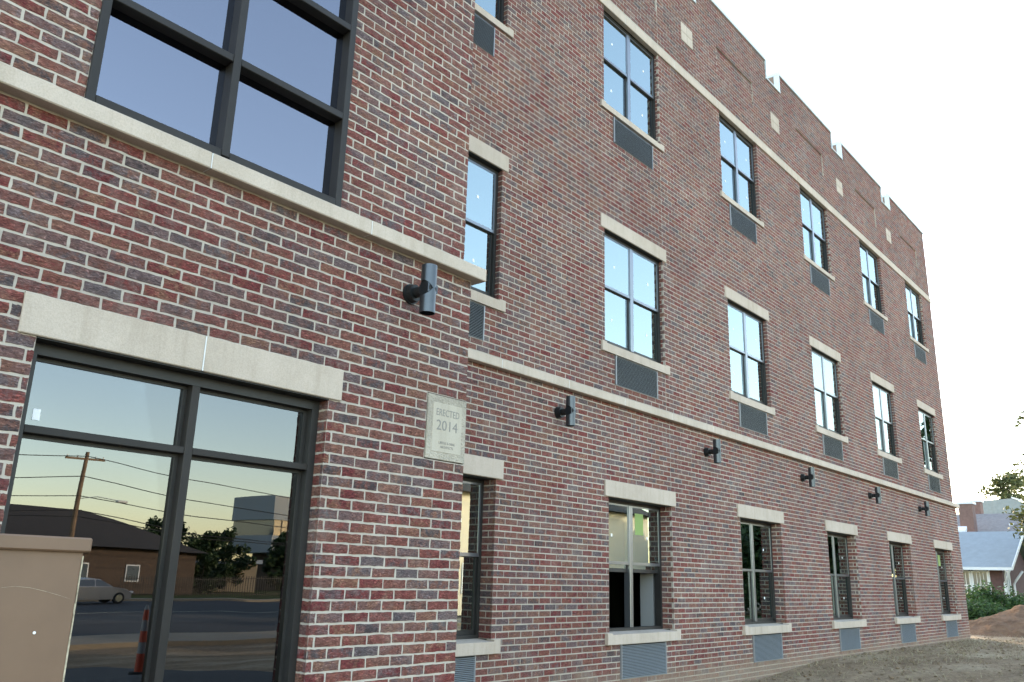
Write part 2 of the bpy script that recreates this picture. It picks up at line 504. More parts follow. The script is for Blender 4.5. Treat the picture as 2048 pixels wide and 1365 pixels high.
def holed_sheet(mb, mapf, s0, s1, z0, z1, holes, n):
    ss = sorted({s0, s1} | {min(max(h, s0), s1) for H_ in holes for h in H_[:2]})
    zz = sorted({z0, z1} | {min(max(h, z0), z1) for H_ in holes for h in H_[2:]})
    for i in range(len(ss)-1):
        if ss[i+1]-ss[i] < 1e-6: continue
        run = None
        for j in range(len(zz)-1):
            cs, cz_ = (ss[i]+ss[i+1])/2, (zz[j]+zz[j+1])/2
            solid = not any(h[0] < cs < h[1] and h[2] < cz_ < h[3] for h in holes)
            if solid:
                if run is None: run = zz[j]
            if (not solid or j == len(zz)-2) and run is not None:
                top = zz[j+1] if solid else zz[j]
                mb.quad(mapf(ss[i], run, n), mapf(ss[i+1], run, n), mapf(ss[i+1], top, n), mapf(ss[i], top, n))
                run = None

MD = 0.0045   # mortar joint depth

# ---- near block, below the band
near_lo = lambda s, z, n: (s, Y0+n, z)
near_hi = lambda s, z, n: (s, A+n, z)
far_lo = lambda s, z, n: (s, F0+n, z)
far_hi = lambda s, z, n: (s, F1+n, z)
SOL, SOR = 1.494, 3.244
SFB, SFT = zc(24.6), zc(27.6)
BB, BT = zc(41.7), zc(43.2)
XW = -1.2
h_near_lo = [(SOL, SOR, -1, SFB), (1.407, 3.337, SFB, SFT), (4.102, NC+.1, zc(20.6), zc(27.6))]
WL, WR = 1.527, 3.234
BWT = BT + 3*0.84
h_near_hi = [(WL, WR, BT-0.1, BWT)]
mort = MB()
near_top = 7.6
holed_sheet(mort, near_lo, XW, NC-0.004, -0.6, BB+0.02, h_near_lo, MD)
holed_sheet(mort, near_hi, XW, NC-A-0.004, BT-0.05, near_top, h_near_hi, MD)
lay_wall(near_lo, XW, NC, -0.3, BB, zc(0.6), h_near_lo, NC, lambda s, z: s > 0.3)
lay_wall(near_hi, XW, NC-A, BT, near_top, BT, h_near_hi, NC-A+0.06, lambda s, z: s > 0.5)
# the near block's right-hand return
ret_lo = lambda s, z, n: (NC-n, s, z)
ret_hi = lambda s, z, n: (NC-A-n, s, z)
holed_sheet(mort, ret_lo, 0.0085, F0+.05, -0.6, BB+.02, [], MD)
holed_sheet(mort, ret_hi, A+0.0085, F1+.05, BT-.05, near_top, [], MD)
lay_wall(ret_lo, 0.031, F0, -0.3, BB, zc(0.6), [(0.0, 0.25, zc(20.6), zc(27.6))], 0.1, lambda s, z: False)
lay_wall(ret_hi, A+0.031, F1, BT, near_top, BT, [], 0.1, lambda s, z: False)
# storefront jambs
RS = 0.105
def jamb(mapf, z0, z1, grid0, R, hi=False):
    i0 = math.floor((z0-grid0)/BH+0.01); i1 = math.ceil((z1-grid0)/BH-0.01)
    for i in range(i0, i1):
        a, b = max(grid0+i*BH+JOINT/2, z0), min(grid0+(i+1)*BH-JOINT/2, z1)
        if b-a < 0.015: continue
        if i % 2 == 0 or R < 0.12: add_brick(mapf, 0.031, R, a, b, hi)
        else:
            add_brick(mapf, 0.031, R*0.5-JOINT/2, a, b, hi); add_brick(mapf, R*0.5+JOINT/2, R, a, b, hi)
def jamb_sheet(mapf, z0, z1, R):
    mort.quad(mapf(0.009, z0, MD), mapf(R, z0, MD), mapf(R, z1, MD), mapf(0.009, z1, MD))
mr = lambda s, z, n: (SOR+n, Y0+s, z); ml = lambda s, z, n: (SOL-n, Y0+s, z)
for mp_ in (mr, ml):
    jamb(mp_, -0.3, SFB, zc(0.6), RS, True); jamb_sheet(mp_, -0.5, SFB, RS)

# ---- far wing
XS = 4.30
floors = [  # opening bottom, top, sill bottom, grille bottom, grille top, reveal
    dict(y=F0, o0=0, o1=24, sb=-2, l1=27, g0=-8.0, g1=-2.35, R=0.18),
    dict(y=F1, o0=54, o1=78, sb=52, l1=81, g0=46.0, g1=51.6, R=0.07),
    dict(y=F1, o0=107, o1=131, sb=105.4, l1=None, g0=99.0, g1=104.9, R=0.07)]
UB, UT = zc(131), zc(133.2)
MBZ, MTZ = zc(158), zc(164)
h_lo, h_hi, panels = [], [], []
h_lo.append((10.44, 10.452, -1, zc(-8.5))) if False else None
for c in range(6):
    for k, fl in enumerate(floors):
        hh = h_lo if k == 0 else h_hi
        cx = colx(c)
        hh.append((cx-HO, cx+HO, zc(fl['o0']), zc(fl['o1'])))
        hh.append((cx-HS, cx+HS, zc(fl['sb']), zc(fl['o0'])))
        if fl['l1']: hh.append((cx-HL, cx+HL, zc(fl['o1']), zc(fl['l1'])))
        hh.append((cx-HG-0.012, cx+HG+0.012, zc(fl['g0'])-0.002, zc(fl['sb'])+0.001))
    panels.append((colx(c)-0.77, colx(c)+0.77, zc(143), zc(151)))
    if c < 5:
        mx_ = colx(c)+1.8013
        h_hi.append((mx_-0.2087, mx_+0.2087, zc(142), zc(147.6)))
        h_hi.append((mx_-0.34, mx_+0.34, MBZ, MTZ+1))
h_hi.append((XS, FC, UB, UT))
for c in (1, 4):      # control joints at the right-hand jamb line
    xj = colx(c)+HO
    h_lo += [(xj, xj+0.006, zc(27), BB), (xj, xj+0.006, -1, zc(-2))]
    h_hi += [(xj, xj+0.006, BT, zc(52)), (xj, xj+0.006, zc(81), zc(105.4)), (xj, xj+0.006, UT, MTZ)]
big_lo = [h for h in h_lo if h[1]-h[0] > 0.05]; big_hi = [h for h in h_hi if h[1]-h[0] > 0.05]
MD = 0.0030
holed_sheet(mort, far_lo, XS, FC-0.004, -0.5, BB+0.02, big_lo, MD)
holed_sheet(mort, far_hi, XS, FC-A-0.004, BT-0.05, MTZ, big_hi+panels, MD)
for (a, b, z0, z1) in panels:
    d = MD+0.025
    mort.quad(far_hi(a, z0, d), far_hi(b, z0, d), far_hi(b, z1, d), far_hi(a, z1, d))
    mort.quad(far_hi(a, z0, MD), far_hi(a, z0, d), far_hi(a, z1, d), far_hi(a, z1, MD))
    mort.quad(far_hi(b, z0, MD), far_hi(b, z1, MD), far_hi(b, z1, d), far_hi(b, z0, d))
    mort.quad(far_hi(a, z1, MD), far_hi(a, z1, d), far_hi(b, z1, d), far_hi(b, z1, MD))
    mort.quad(far_hi(a, z0, MD), far_hi(b, z0, MD), far_hi(b, z0, d), far_hi(a, z0, d))
lay_wall(far_lo, XS, FC, -0.1, BB, zc(0), h_lo, X0-HO, lambda s, z: False)
lay_wall(far_hi, XS, FC-A, BT, MTZ, zc(0), h_hi+panels, X0-HO, lambda s, z: False)
for (a, b, z0, z1) in panels:
    lay_wall(far_hi, a+0.004, min(b-0.004, FC-A-0.1), z0, z1, zc(0), [h for h in h_hi if h[1]-h[0] < 0.05], X0-HO, lambda s, z: False, [(a, b, z0, z1)])
for c in range(6):
    for k, fl in enumerate(floors):
        xr, xl, yy = colx(c)+HO, colx(c)-HO, fl['y']
        R = fl['R']
        for mp_ in ((lambda s, z, n, xr=xr, yy=yy: (xr+n, yy+s, z)), (lambda s, z, n, xl=xl, yy=yy: (xl-n, yy+s, z))):
            jamb(mp_, zc(fl['o0']), zc(fl['o1']), zc(0), R); jamb_sheet(mp_, zc(fl['o0']), zc(fl['o1']), R)
# far end return of the lower and upper storeys
end_lo = lambda s, z, n: (FC-n, s, z)
end_hi = lambda s, z, n: (FC-A-n, s, z)
lay_wall(end_lo, F0+0.031, F0+1.2, -0.1, BB, zc(0), [], 0.1, lambda s, z: False)
lay_wall(end_hi, F1+0.031, F1+1.2, BT, MTZ, zc(0), [], 0.1, lambda s, z: False)
holed_sheet(mort, end_lo, F0+0.0085, F0+1.2, -0.5, BB+.02, [], MD)
holed_sheet(mort, end_hi, F1+0.0085, F1+1.2, BT-.05, MTZ, [], MD)
wall = mort.build("wall", MORTAR, building, fix=False)

# ---- bricks: the 300 that show largest are objects, the rest one joined part
order = sorted(range(len(sink.rec)), key=lambda i: -sink.rec[i][3])
single = set(order[:300])
def brick_mesh(name, recs):
    V, Fc, Cc = [], [], []
    for (v, f, idc, _) in recs:
        b = len(V); V += v; Fc += [tuple(b+i for i in q) for q in f]; Cc += [idc]*len(v)
    me = bpy.data.meshes.new(name); me.from_pydata(V, [], Fc); me.materials.append(BRICK)
    at = me.color_attributes.new("brick_id", 'FLOAT_COLOR', 'POINT')
    arr = np.ones((len(V), 4), dtype=np.float32); arr[:, :3] = np.array(Cc, dtype=np.float32)
    at.data.foreach_set("color", arr.ravel())
    me.update()
    return me
for i in order[:300]:
    o = bpy.data.objects.new("brick", brick_mesh("brick", [sink.rec[i]])); COL.objects.link(o); o.parent = wall
rest = bpy.data.objects.new("brickwork", brick_mesh("brickwork", [sink.rec[i] for i in order[300:]]))
COL.objects.link(rest); rest.parent = building; rest["kind"] = "stuff"
NBRICKS = len(sink.rec)

# ---- stone bands
def band(x0, x1, yf, yb, z0, z1, first, step, mt, name, ends=()):
    cuts = [x0]; x = first
    while x < x1-0.25:
        if x > x0+0.1: cuts.append(x)
        x += step
    cuts.append(x1)
    for i in range(len(cuts)-1):
        a, b = cuts[i], cuts[i+1]
        MB().cbox(a+(0.003 if i else 0), b-(0.003 if i < len(cuts)-2 else 0), yf, yb, z0, z1, 0.006).build(name, mt, building)
        if i: MB().box(a-0.0028, a+0.0028, yf+0.003, yb-0.01, z0+0.003, z1-0.003).build("joint_sealant", SEALANT, building)
band(XW, NC+OV, Y0-OV, A+0.06, BB, BT, 1.0-1.2*2, 1.205, STONE_LIGHT, "band_stone")
MB().cbox(NC-0.12, NC+OV-0.0005, A+0.0605, F0-OV-0.001, BB, BT, 0.006).build("band_stone", STONE_LIGHT, building)
band(NC-0.15, FC+OV, F0-OV, F1+0.06, BB, BT, 5.55, 1.24, STONE_LIGHT, "band_stone")
MB().cbox(FC-0.1, FC+OV-0.0005, F1+0.0605, F1+4, BB, BT, 0.006).build("band_stone", STONE_LIGHT, building)
band(XS, FC-A+0.022, F1-0.022, F1+0.06, UB, UT, 5.0, 1.52, STONE_LIGHT, "upper_band_stone")

# ---- lintels and sills
def lintel(x0, x1, y, z0, z1, back, proud=0.018, joint=None):
    if joint:
        MB().cbox(x0, joint-0.004, y-proud, y+back, z0, z1, 0.005).build("lintel", STONE, building)
        MB().cbox(joint+0.004, x1, y-proud, y+back, z0, z1, 0.005).build("lintel", STONE, building)
        MB().box(joint-0.0038, joint+0.0038, y-proud+0.002, y+back-.01, z0+.002, z1-.002).build("joint_sealant", SEALANT, building)
    else:
        MB().cbox(x0, x1, y-proud, y+back, z0, z1, 0.005).build("lintel", STONE, building)
    MB().box(x0+0.09, x1-0.09, y+0.004, y+back-0.001, z0-0.007, z0-0.0005).build("lintel_angle", FRAME, building)
lintel(1.407, 3.337, Y0, SFB, SFT, 0.10, 0.012, 2.36)
def sill(cx, y, z0, z1, R, proud):
    s = MB()
    lug = HS-HO+0.01
    s.cbox(cx-HS, cx-HS+lug, y-proud, y+0.06, z0, z1, 0.004)
    s.cbox(cx+HS-lug, cx+HS, y-proud, y+0.06, z0, z1, 0.004)
    t = z1-0.02
    s.prism([(y-proud+0.0015, z0+0.001), (y+R-0.005, z0+0.001), (y+R-0.005, z1-0.002), (y-proud+0.0015, t)], cx-HS+lug-0.004, cx+HS-lug+0.004, 'x')
    s.build("sill", STONE, building)
for c in range(6):
    for k, fl in enumerate(floors):
        if fl['l1']: lintel(colx(c)-HL, colx(c)+HL, fl['y'], zc(fl['o1']), zc(fl['l1']), fl['R']+0.03, 0.022 if k == 0 else 0.014)
        sill(colx(c), fl['y'], zc(fl['sb']), zc(fl['o0']), fl['R'], 0.048 if k == 0 else 0.03)

# ---- medallions
for c in range(5):
    mx_, z0, z1 = colx(c)+1.8013, zc(142)+0.006, zc(147.6)-0.006
    e = empty("medallion", (mx_, F1, z0), building)
    w = 0.2087-0.006; hm = (z1-z0)/2
    for sx in (-1, 1):
        for k in (0, 1):
            a, b = (0.004, w) if sx > 0 else (-w, -0.004)
            MB().cbox(a, b, -0.006, 0.04, k*hm+0.003, (k+1)*hm-0.003, 0.003).build("stone_tile", STONE, e)
    MB().box(-0.2087, 0.2087, 0.012, 0.05, -0.006, z1-z0+0.006).build("tile_bed", MORTAR, e)

# ---- parapet and coping
TH = 0.32
cuts = [XS] + [q for c in range(5) for q in (colx(c)+1.8013-0.34, colx(c)+1.8013+0.34)] + [FC-A]
CO, CH = 0.028, 0.085
for i in range(0, len(cuts), 2):
    a, b = cuts[i], cuts[i+1]
    la = 0 if i == 0 else 1; lb = 0 if i+2 >= len(cuts) else 1
    # core of the merlon behind the brick face
    MB().box(a+(0.002 if la else 0), b-0.002, F1+0.031, F1+TH, MBZ-0.4, MTZ-0.002).build("merlon_core", CREAM, building)
    cap = MB().cbox(a-(CO if la else 0), b+CO, F1-CO, F1+TH+CO, MTZ, MTZ+CH, 0.006)
    cap.build("coping", COPING, building)
    if la: MB().cbox(a-CO, a-0.0005, F1-CO, F1+0.09, MBZ+0.0005, MTZ-0.0005, 0.004).build("coping_return", COPING, building); MB().box(a-CO*0.6, a-0.0006, F1+0.0905, F1+TH, MBZ+0.001, MTZ-0.001).build("notch_lining", CREAM, building)
    if lb: MB().cbox(b+0.0005, b+CO, F1-CO, F1+0.09, MBZ+0.0005, MTZ-0.0005, 0.004).build("coping_return", COPING, building); MB().box(b+0.0006, b+CO*0.6, F1+0.0905, F1+TH, MBZ+0.001, MTZ-0.001).build("notch_lining", CREAM, building)
    if lb:
        MB().cbox(b-0.02, cuts[i+2]+0.02, F1-CO, F1+TH+CO, MBZ-CH*0.35, MBZ, 0.006).build("coping", COPING, building)

# ---- louvred grilles under the windows
def slat_profile():
    return [(0.000, 0.0), (0.0, 0.0022), (0.015, 0.0100), (0.015, 0.0090)]
def grille_proto(h):
    r = empty("vent_grille", (0, 0, 0), building)
    fr = MB()
    fr.box(-HG-0.012, -HG+0.004, -0.022, 0.10, 0, h); fr.box(HG-0.003, HG+0.012, -0.010, 0.10, 0, h)
    fr.box(-HG+0.0041, HG-0.0031, -0.004, 0.10, 0, 0.006); fr.box(-HG+0.0041, HG-0.0031, -0.004, 0.10, h-0.006, h)
    fr.build("sleeve", VENTFRAME, r)
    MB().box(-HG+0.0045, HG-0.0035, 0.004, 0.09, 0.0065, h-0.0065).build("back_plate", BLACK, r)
    MB().box(-HG+0.0045, -HG+0.020, -0.006, 0.05, 0.013, h-0.013).build("painted_shadow", BLACK, r)  # solid black strip painting in the shade between sleeve and louvres
    lv = MB(); n = 22; p = (h-0.020)/n
    for i in range(n):
        z = 0.009 + i*p
        lv.prism([(-0.016+y*1.0, z+zz) for (y, zz) in slat_profile()], -HG+0.0215, HG-0.0035, 'x')
    lo = lv.build("louvres", VENT, r)
    return r
gh = 6.0*CR-0.004
gproto = grille_proto(gh)
first = True
for c in range(6):
    for k, fl in enumerate(floors):
        g = gproto if first else copy_tree(gproto, building)
        first = False
        g.location = (colx(c), fl['y'], zc(fl['g0']))

# ---- windows of the far wing
def window(c, k, fl, opened=False):
    cx = colx(c); yf = fl['y']+fl['R']; z0, z1 = zc(fl['o0']), zc(fl['o1'])
    w = HO; h = z1-z0
    r = empty("window", (cx, yf, z0), building)
    FW = 0.034
    fr = MB()
    fr.box(-w, -w+FW, -0.004, 0.09, 0, h); fr.box(w-FW, w, -0.004, 0.09, 0, h)
    fr.box(-w+FW, w-FW, -0.003, 0.09, h-0.045, h); fr.box(-w+FW, w-FW, -0.003, 0.09, 0, 0.035)
    fr.build("frame", FRAME, r)
    MB().cbox(-0.036, 0.036, -0.010, 0.085, 0.0355, h-0.0455, 0.004).build("mullion", FRAME_WIN, r)
    hm = h*0.50
    for s in (-1, 1):
        a, b = (0.037, w-FW-0.001) if s > 0 else (-w+FW+0.001, -0.037)
        # upper sash, outer track
        up = MB(); sw = 0.022
        up.box(a, a+sw, 0.0, 0.030, hm, h-0.046); up.box(b-sw, b, 0.0, 0.030, hm, h-0.046)
        up.box(a+sw, b-sw, 0.0, 0.030, h-0.045-sw, h-0.046); up.box(a+sw, b-sw, -0.002, 0.030, hm, hm+0.036)
        up.build("upper_sash", FRAME_WIN, r)
        MB().box(a+sw, b-sw, 0.006, 0.016, hm+0.036, h-0.045-sw).build("pane", GLASS, r)
        lift = (hm-0.13) if opened else 0.0
        lo = MB()
        l0, l1 = 0.036+lift, hm+0.028+lift
        lo.box(a, a+sw, 0.032, 0.062, l0, l1); lo.box(b-sw, b, 0.032, 0.062, l0, l1)
        lo.box(a+sw, b-sw, 0.032, 0.062, l1-0.036, l1); lo.box(a+sw, b-sw, 0.032, 0.062, l0, l0+0.045)
        lo.build("lower_sash", FRAME, r)
        MB().box(a+sw, b-sw, 0.037, 0.047, l0+0.045, l1-0.036).build("pane", GLASS, r)
        # manufacturer's stickers left on the new glass
        for zz, yy in ((hm+0.36, 0.0055), (l0+0.36, 0.0365)):
            if opened and yy > 0.03: continue
            sx = (a+b)/2 + rng.uniform(-0.02, 0.02) + 0.05*s
            st = MB(); st.box(sx-0.017, sx+0.017, yy-0.001, yy-0.0002, zz-0.018, zz+0.018); st.build("sticker", STICKER, r)
    if k == 0 and c in (1, 5):
        MB().box(0.12, 0.33, 0.0050, 0.0058, h-0.42, h-0.14).build("green_label", GREENLBL, r)
    return r
for c in range(6):
    for k, fl in enumerate(floors):
        window(c, k, fl, opened=(k == 0 and c == 1))

# ---- storefront (ground floor of the near block)
sf = empty("storefront_window", (SOL, RS, 0), building)
W_ = SOR-SOL; mxs = 2.395-SOL; TRZ = 0.632+1.55
fr = MB()
fr.box(0.0, 0.05, -0.01, 0.12, -0.2, SFB-0.001); fr.box(W_-0.05, W_, -0.01, 0.12, -0.2, SFB-0.001)
fr.box(0.05, W_-0.05, -0.009, 0.12, SFB-0.065, SFB-0.001)
fr.build("frame", FRAME, sf)
MB().cbox(mxs-0.024, mxs+0.024, -0.014, 0.119, -0.2, SFB-0.0655, 0.003).build("mullion", FRAME2, sf)
for a, b in ((0.05, mxs-0.024), (mxs+0.024, W_-0.05)):
    MB().cbox(a+0.0005, b-0.0005, -0.010, 0.118, TRZ-0.019, TRZ+0.019, 0.003).build("transom", FRAME2, sf)
    for z0, z1 in ((-0.2, TRZ-0.0195), (TRZ+0.0195, SFB-0.066)):
        bd = MB(); t = 0.02
        bd.box(a, a+t, 0.045, 0.10, z0, z1); bd.box(b-t, b, 0.045, 0.10, z0, z1); bd.box(a+t, b-t, 0.045, 0.10, z1-t, z1)
        bd.build("glazing_bead", FRAME, sf)
        MB().box(a+t, b-t, 0.055, 0.067, z0, z1-t).build("pane", GLASS_SHOP, sf)
MB().box(0.10, 0.135, 0.0525, 0.0540, TRZ+0.055, TRZ+0.11).build("sticker", STICKER, sf)

# ---- big window above the band
bw = empty("curtain_wall_window", (WL, A, BT), building)
W_ = WR-WL; Hh = BWT-BT; mm = 2.354-WL
tr_z = [0.035, 0.735, 1.445, 2.15]
FR_Y0, FR_Y1 = -0.012, 0.14
fr = MB()
for a, b in ((0, 0.05), (W_-0.05, W_)): MB().cbox(a, b, FR_Y0, FR_Y1, 0, Hh-0.002, 0.004).build("jamb_post", FRAME2, bw)
MB().cbox(mm-0.026, mm+0.026, FR_Y0-0.004, FR_Y1, 0.07, Hh-0.01, 0.004).build("mullion", FRAME2, bw)
for a, b in ((0.0505, mm-0.0265), (mm+0.0265, W_-0.0505)):
    MB().cbox(a, b, FR_Y0+0.001, FR_Y1-0.002, 0.0, 0.11, 0.004).build("bottom_rail", FRAME2, bw)
    for z in tr_z[1:]:
        MB().cbox(a, b, FR_Y0+0.001, FR_Y1-0.002, z-0.025, z+0.025, 0.004).build("transom", FRAME2, bw)
    zs_ = [0.11] + [q for z in tr_z[1:] for q in (z-0.025, z+0.025)] + [Hh-0.02]
    for i in range(0, len(zs_), 2):
        MB().box(a, b, 0.072, 0.086, zs_[i]+0.001, zs_[i+1]-0.001).build("pane", GLASS_BIG, bw)

# ---- inside: slabs, back wall, partitions
inn = MB()
for z in (0.2, zc(47.5), zc(100.5), zc(152)):
    inn.box(XW+0.1, NC-0.1, 0.30, 9.0, z-0.25, z); inn.box(NC-0.099, FC-0.2, F1+0.25, 9.0, z-0.25, z)
inn.box(XW+0.1, FC-0.2, 5.2, 5.3, 0.2, zc(152))
inn.build("interior_slabs", INSIDE, building)
for c in range(6):
    for k, fl in enumerate(floors):
        zb = (0.2, zc(47.5), zc(100.5))[k]
        MB().box(colx(c)+HO-0.03, colx(c)+HO+0.09, F1+0.26, F1+0.46, zb+0.001, zb+3.2).build("partition", PLASTER, building)
sh = MB()
sh.box(XW-3, XW, -0.0, 9, -0.5, 12.2)
sh.box(XW-3, FC-A-0.001, 9.0, 9.4, -0.5, MTZ)
sh.box(FC-A-0.35, FC-A-0.035, F1+1.2, 9.0, -0.5, MTZ)
sh.box(XW, NC-A-0.04, A+0.2, 0.6, near_top, MTZ+0.1)
sh.box(NC-A-0.35, NC-A-0.04, 0.6, F1+1, near_top, MTZ)
sh.build("outer_shell", SHELL, building)
MB().box(XW, FC-A-0.36, F1+0.4, 8.99, zc(153), zc(155)).build("roof", INSIDE, building)
MB().box(XW, NC-A-0.36, 0.61, F1+0.399, zc(153), zc(155)).build("roof", INSIDE, building)

# ------------------------------------------------------------------ cornerstone plaque
plq = empty("date_stone", ((4.102+NC)/2, Y0, zc(20.6)))
tag(plq, "engraved stone plaque reading ERECTED 2014 set in the brick corner", "plaque")
px0, px1 = 4.102+0.006-(4.102+NC)/2, NC-0.001-(4.102+NC)/2
ph = 7*CR-0.012
ROUGH = stone_material("rough_stone", (0.44, 0.395, 0.325), 0.22)
nt_ = ROUGH.node_tree
for n in nt_.nodes:
    if n.type == 'BUMP': n.inputs["Distance"].default_value = 0.012; n.inputs["Strength"].default_value = 1.0
    if n.type == 'TEX_NOISE' and n.inputs["Scale"].default_value > 100: n.inputs["Scale"].default_value = 75
body = MB().cbox(px0, px1, -0.004, 0.11, 0.006, ph+0.006, 0.004); body.build("stone_block", ROUGH, plq)
MB().cbox(px0+0.052, px1-0.048, -0.0065, 0.02, 0.060, ph-0.048, 0.002).build("smooth_panel", stone_material("smooth_stone", (0.46, 0.415, 0.345), 0.05), plq)
ENGR = simple("engraved_letters", (0.215, 0.205, 0.185), 0.9)
def text_mesh(name, body_, size, x, z, width, parent, matl):
    cu = bpy.data.curves.new(name, 'FONT'); cu.body = body_; cu.align_x = 'CENTER'; cu.align_y = 'CENTER'; cu.size = size; cu.extrude = 0.0006
    cu.resolution_u = 3
    t = bpy.data.objects.new(name, cu); COL.objects.link(t)
    bpy.context.view_layer.update()
    dg = bpy.context.evaluated_depsgraph_get()
    me = bpy.data.meshes.new_from_object(t.evaluated_get(dg))
    COL.objects.unlink(t); bpy.data.objects.remove(t)
    xs = [v.co.x for v in me.vertices]; sx = width/(max(xs)-min(xs))
    for v in me.vertices: v.co = Vector((v.co.x*sx, v.co.z, v.co.y))
    for v in me.vertices: v.co.y = -v.co.y
    me.materials.clear(); me.materials.append(matl)
    o = bpy.data.objects.new(name, me); COL.objects.link(o); o.parent = parent; o.location = (x, -0.0072, z)
    return o
pcx = (px0+0.052+px1-0.048)/2
text_mesh("lettering", "ERECTED", 0.072, pcx, ph-0.118, 0.235, plq, ENGR)
text_mesh("lettering", "2014", 0.105, pcx-0.004, ph-0.212, 0.215, plq, ENGR)
text_mesh("lettering", "LAPOLE & ORNE", 0.026, pcx, 0.128, 0.165, plq, ENGR)
text_mesh("lettering", "ARCHITECTS", 0.026, pcx, 0.098, 0.130, plq, ENGR)

# ------------------------------------------------------------------ wall lamps
def lamp_proto():
    r = empty("wall_lamp")
    RT, RC, H2, YT = 0.056, 0.0545, 0.175, -0.185
    # back plate and arm (axis along y)
    MB().tube([(0, -0.001, 0), (0, -0.018, 0)], 0.074, 28).build("mounting_plate", LAMPDARK, r, smooth=False)
    MB().tube([(0, -0.0185, 0), (0, -0.062, 0)], [0.066, 0.060], 28).build("canopy", LAMPDARK, r)
    MB().tube([(0, -0.0625, 0), (0, YT+0.02, 0)], 0.038, 24).build("arm", LAMPDARK, r)
    MB().tube([(-0.036, YT, 0), (0.036, YT, 0)], 0.047, 24).build("heat_sink_core", LAMPDARK, r)
    fins = MB()
    for i in range(8):
        y = -0.042 + i*0.012
        hh = math.sqrt(max(0.0525**2 - y*y, 0.0001))
        fins.box(-0.047, 0.047, YT+y-0.0022, YT+y+0.0022, -hh, hh)
    fins.build("cooling_fins", LAMPMET, r)
    seg = 48
    for sgn in (1, -1):
        t = MB()
        ro, ri = RT, RT-0.004
        for i in range(seg):
            a0, a1 = 2*math.pi*i/seg, 2*math.pi*(i+1)/seg
            def edge(a, rad): return sgn*math.sqrt(max(RC*RC-(rad*math.sin(a))**2, 0.0)) + sgn*0.0005
            P = lambda a, rad, z: (rad*math.cos(a), YT+rad*math.sin(a), z)
            t.quad(P(a0, ro, edge(a0, ro)), P(a1, ro, edge(a1, ro)), P(a1, ro, sgn*H2), P(a0, ro, sgn*H2))
            t.quad(P(a0, ri, edge(a0, ri)), P(a1, ri, edge(a1, ri)), P(a1, ri, sgn*H2), P(a0, ri, sgn*H2))
            t.quad(P(a0, ro, sgn*H2), P(a1, ro, sgn*H2), P(a1, ri, sgn*H2), P(a0, ri, sgn*H2))
            t.quad(P(a0, ro, edge(a0, ro)), P(a1, ro, edge(a1, ro)), P(a1, ri, edge(a1, ri)), P(a0, ri, edge(a0, ri)))
        import bmesh
        o = t.build("upper_shade" if sgn > 0 else "lower_shade", LAMPMET, r, fix=False)
        bm = bmesh.new(); bm.from_mesh(o.data); bmesh.ops.remove_doubles(bm, verts=bm.verts, dist=1e-5); bmesh.ops.recalc_face_normals(bm, faces=bm.faces); bm.to_mesh(o.data); bm.free()
        o.data.polygons.foreach_set("use_smooth", [True]*len(o.data.polygons))
        try: o.data.set_sharp_from_angle(angle=math.radians(35))
        except Exception: pass
        MB().tube([(0, YT, sgn*(H2-0.03)), (0, YT, sgn*(H2-0.026))], RT-0.0045, 24).build("lens", LAMPDARK, r)
    return r
lp = lamp_proto()
lamp_spots = [(3.875, Y0, "dark metal up-and-down wall lamp above the ERECTED 2014 plaque, the largest lamp"),
              (colx(0)+1.86, F0, "cylindrical wall lamp below the stone band, first one past the brick corner"),
              (colx(1)+1.86, F0, "cylindrical wall lamp between the open ground-floor window and the next one"),
              (colx(2)+1.86, F0, "third cylindrical wall lamp past the brick corner on the long wall"),
              (colx(3)+1.86, F0, "second-to-last small cylindrical wall lamp before the far end of the wall"),
              (colx(4)+1.86, F0, "last and smallest cylindrical wall lamp by the far end of the wall")]
for i, (x, y, lb) in enumerate(lamp_spots):
    o = lp if i == 0 else copy_tree(lp)
    o.location = (x, y, 1.915+1.55 if i else 1.935+1.55)
    tag(o, lb, "wall lamp", "cylindrical wall lamps under the stone band")

# ------------------------------------------------------------------ ground
def sstep(a, b, x):
    t = min(1, max(0, (x-a)/(b-a))); return t*t*(3-2*t)
from mathutils import noise as mnoise
def zbase(x, y):
    zx = 0.155*sstep(7, 12.8, x) + 0.155*sstep(12.8, 16.2, x) - 0.01*sstep(18, 26, x)
    w = sstep(-16, -5, y)
    return zx*w - 0.45*(1-w)
def zg(x, y):
    z = zbase(x, y)
    if 4 < x < 48 and -9 < y < 12:
        k = sstep(-9, -6, y)*sstep(48, 40, x)
        z += k*(0.030*mnoise.noise(Vector((x*1.1, y*1.1, 3))) + 0.022*mnoise.noise(Vector((x*3.1, y*3.1, 7))) + 0.010*mnoise.noise(Vector((x*8, y*8, 1))))
        if x < FC and F0-0.5 < y: z = zbase(x, y)*1.0 + 0.012*mnoise.noise(Vector((x*3.1, y*3.1, 7)))
    return z
xs = list(np.arange(-400, -20, 38)) + list(np.arange(-20, 6, 2.0)) + list(np.arange(6, 40, 0.14)) + list(np.arange(40, 70, 2.0)) + list(np.arange(70, 420, 35))
ys = list(np.arange(-420, -100, 32)) + list(np.arange(-100, -10, 3.0)) + list(np.arange(-10, 6, 0.14)) + list(np.arange(6, 40, 2.5)) + list(np.arange(40, 420, 38))
V = [(x, y, zg(x, y)) for x in xs for y in ys]
ny = len(ys)
Fq = [(i*ny+j, (i+1)*ny+j, (i+1)*ny+j+1, i*ny+j+1) for i in range(len(xs)-1) for j in range(ny-1)]
me = bpy.data.meshes.new("ground"); me.from_pydata(V, [], Fq); me.update()
me.polygons.foreach_set("use_smooth", [True]*len(me.polygons))
ground = bpy.data.objects.new("ground", me); COL.objects.link(ground); ground["kind"] = "structure"
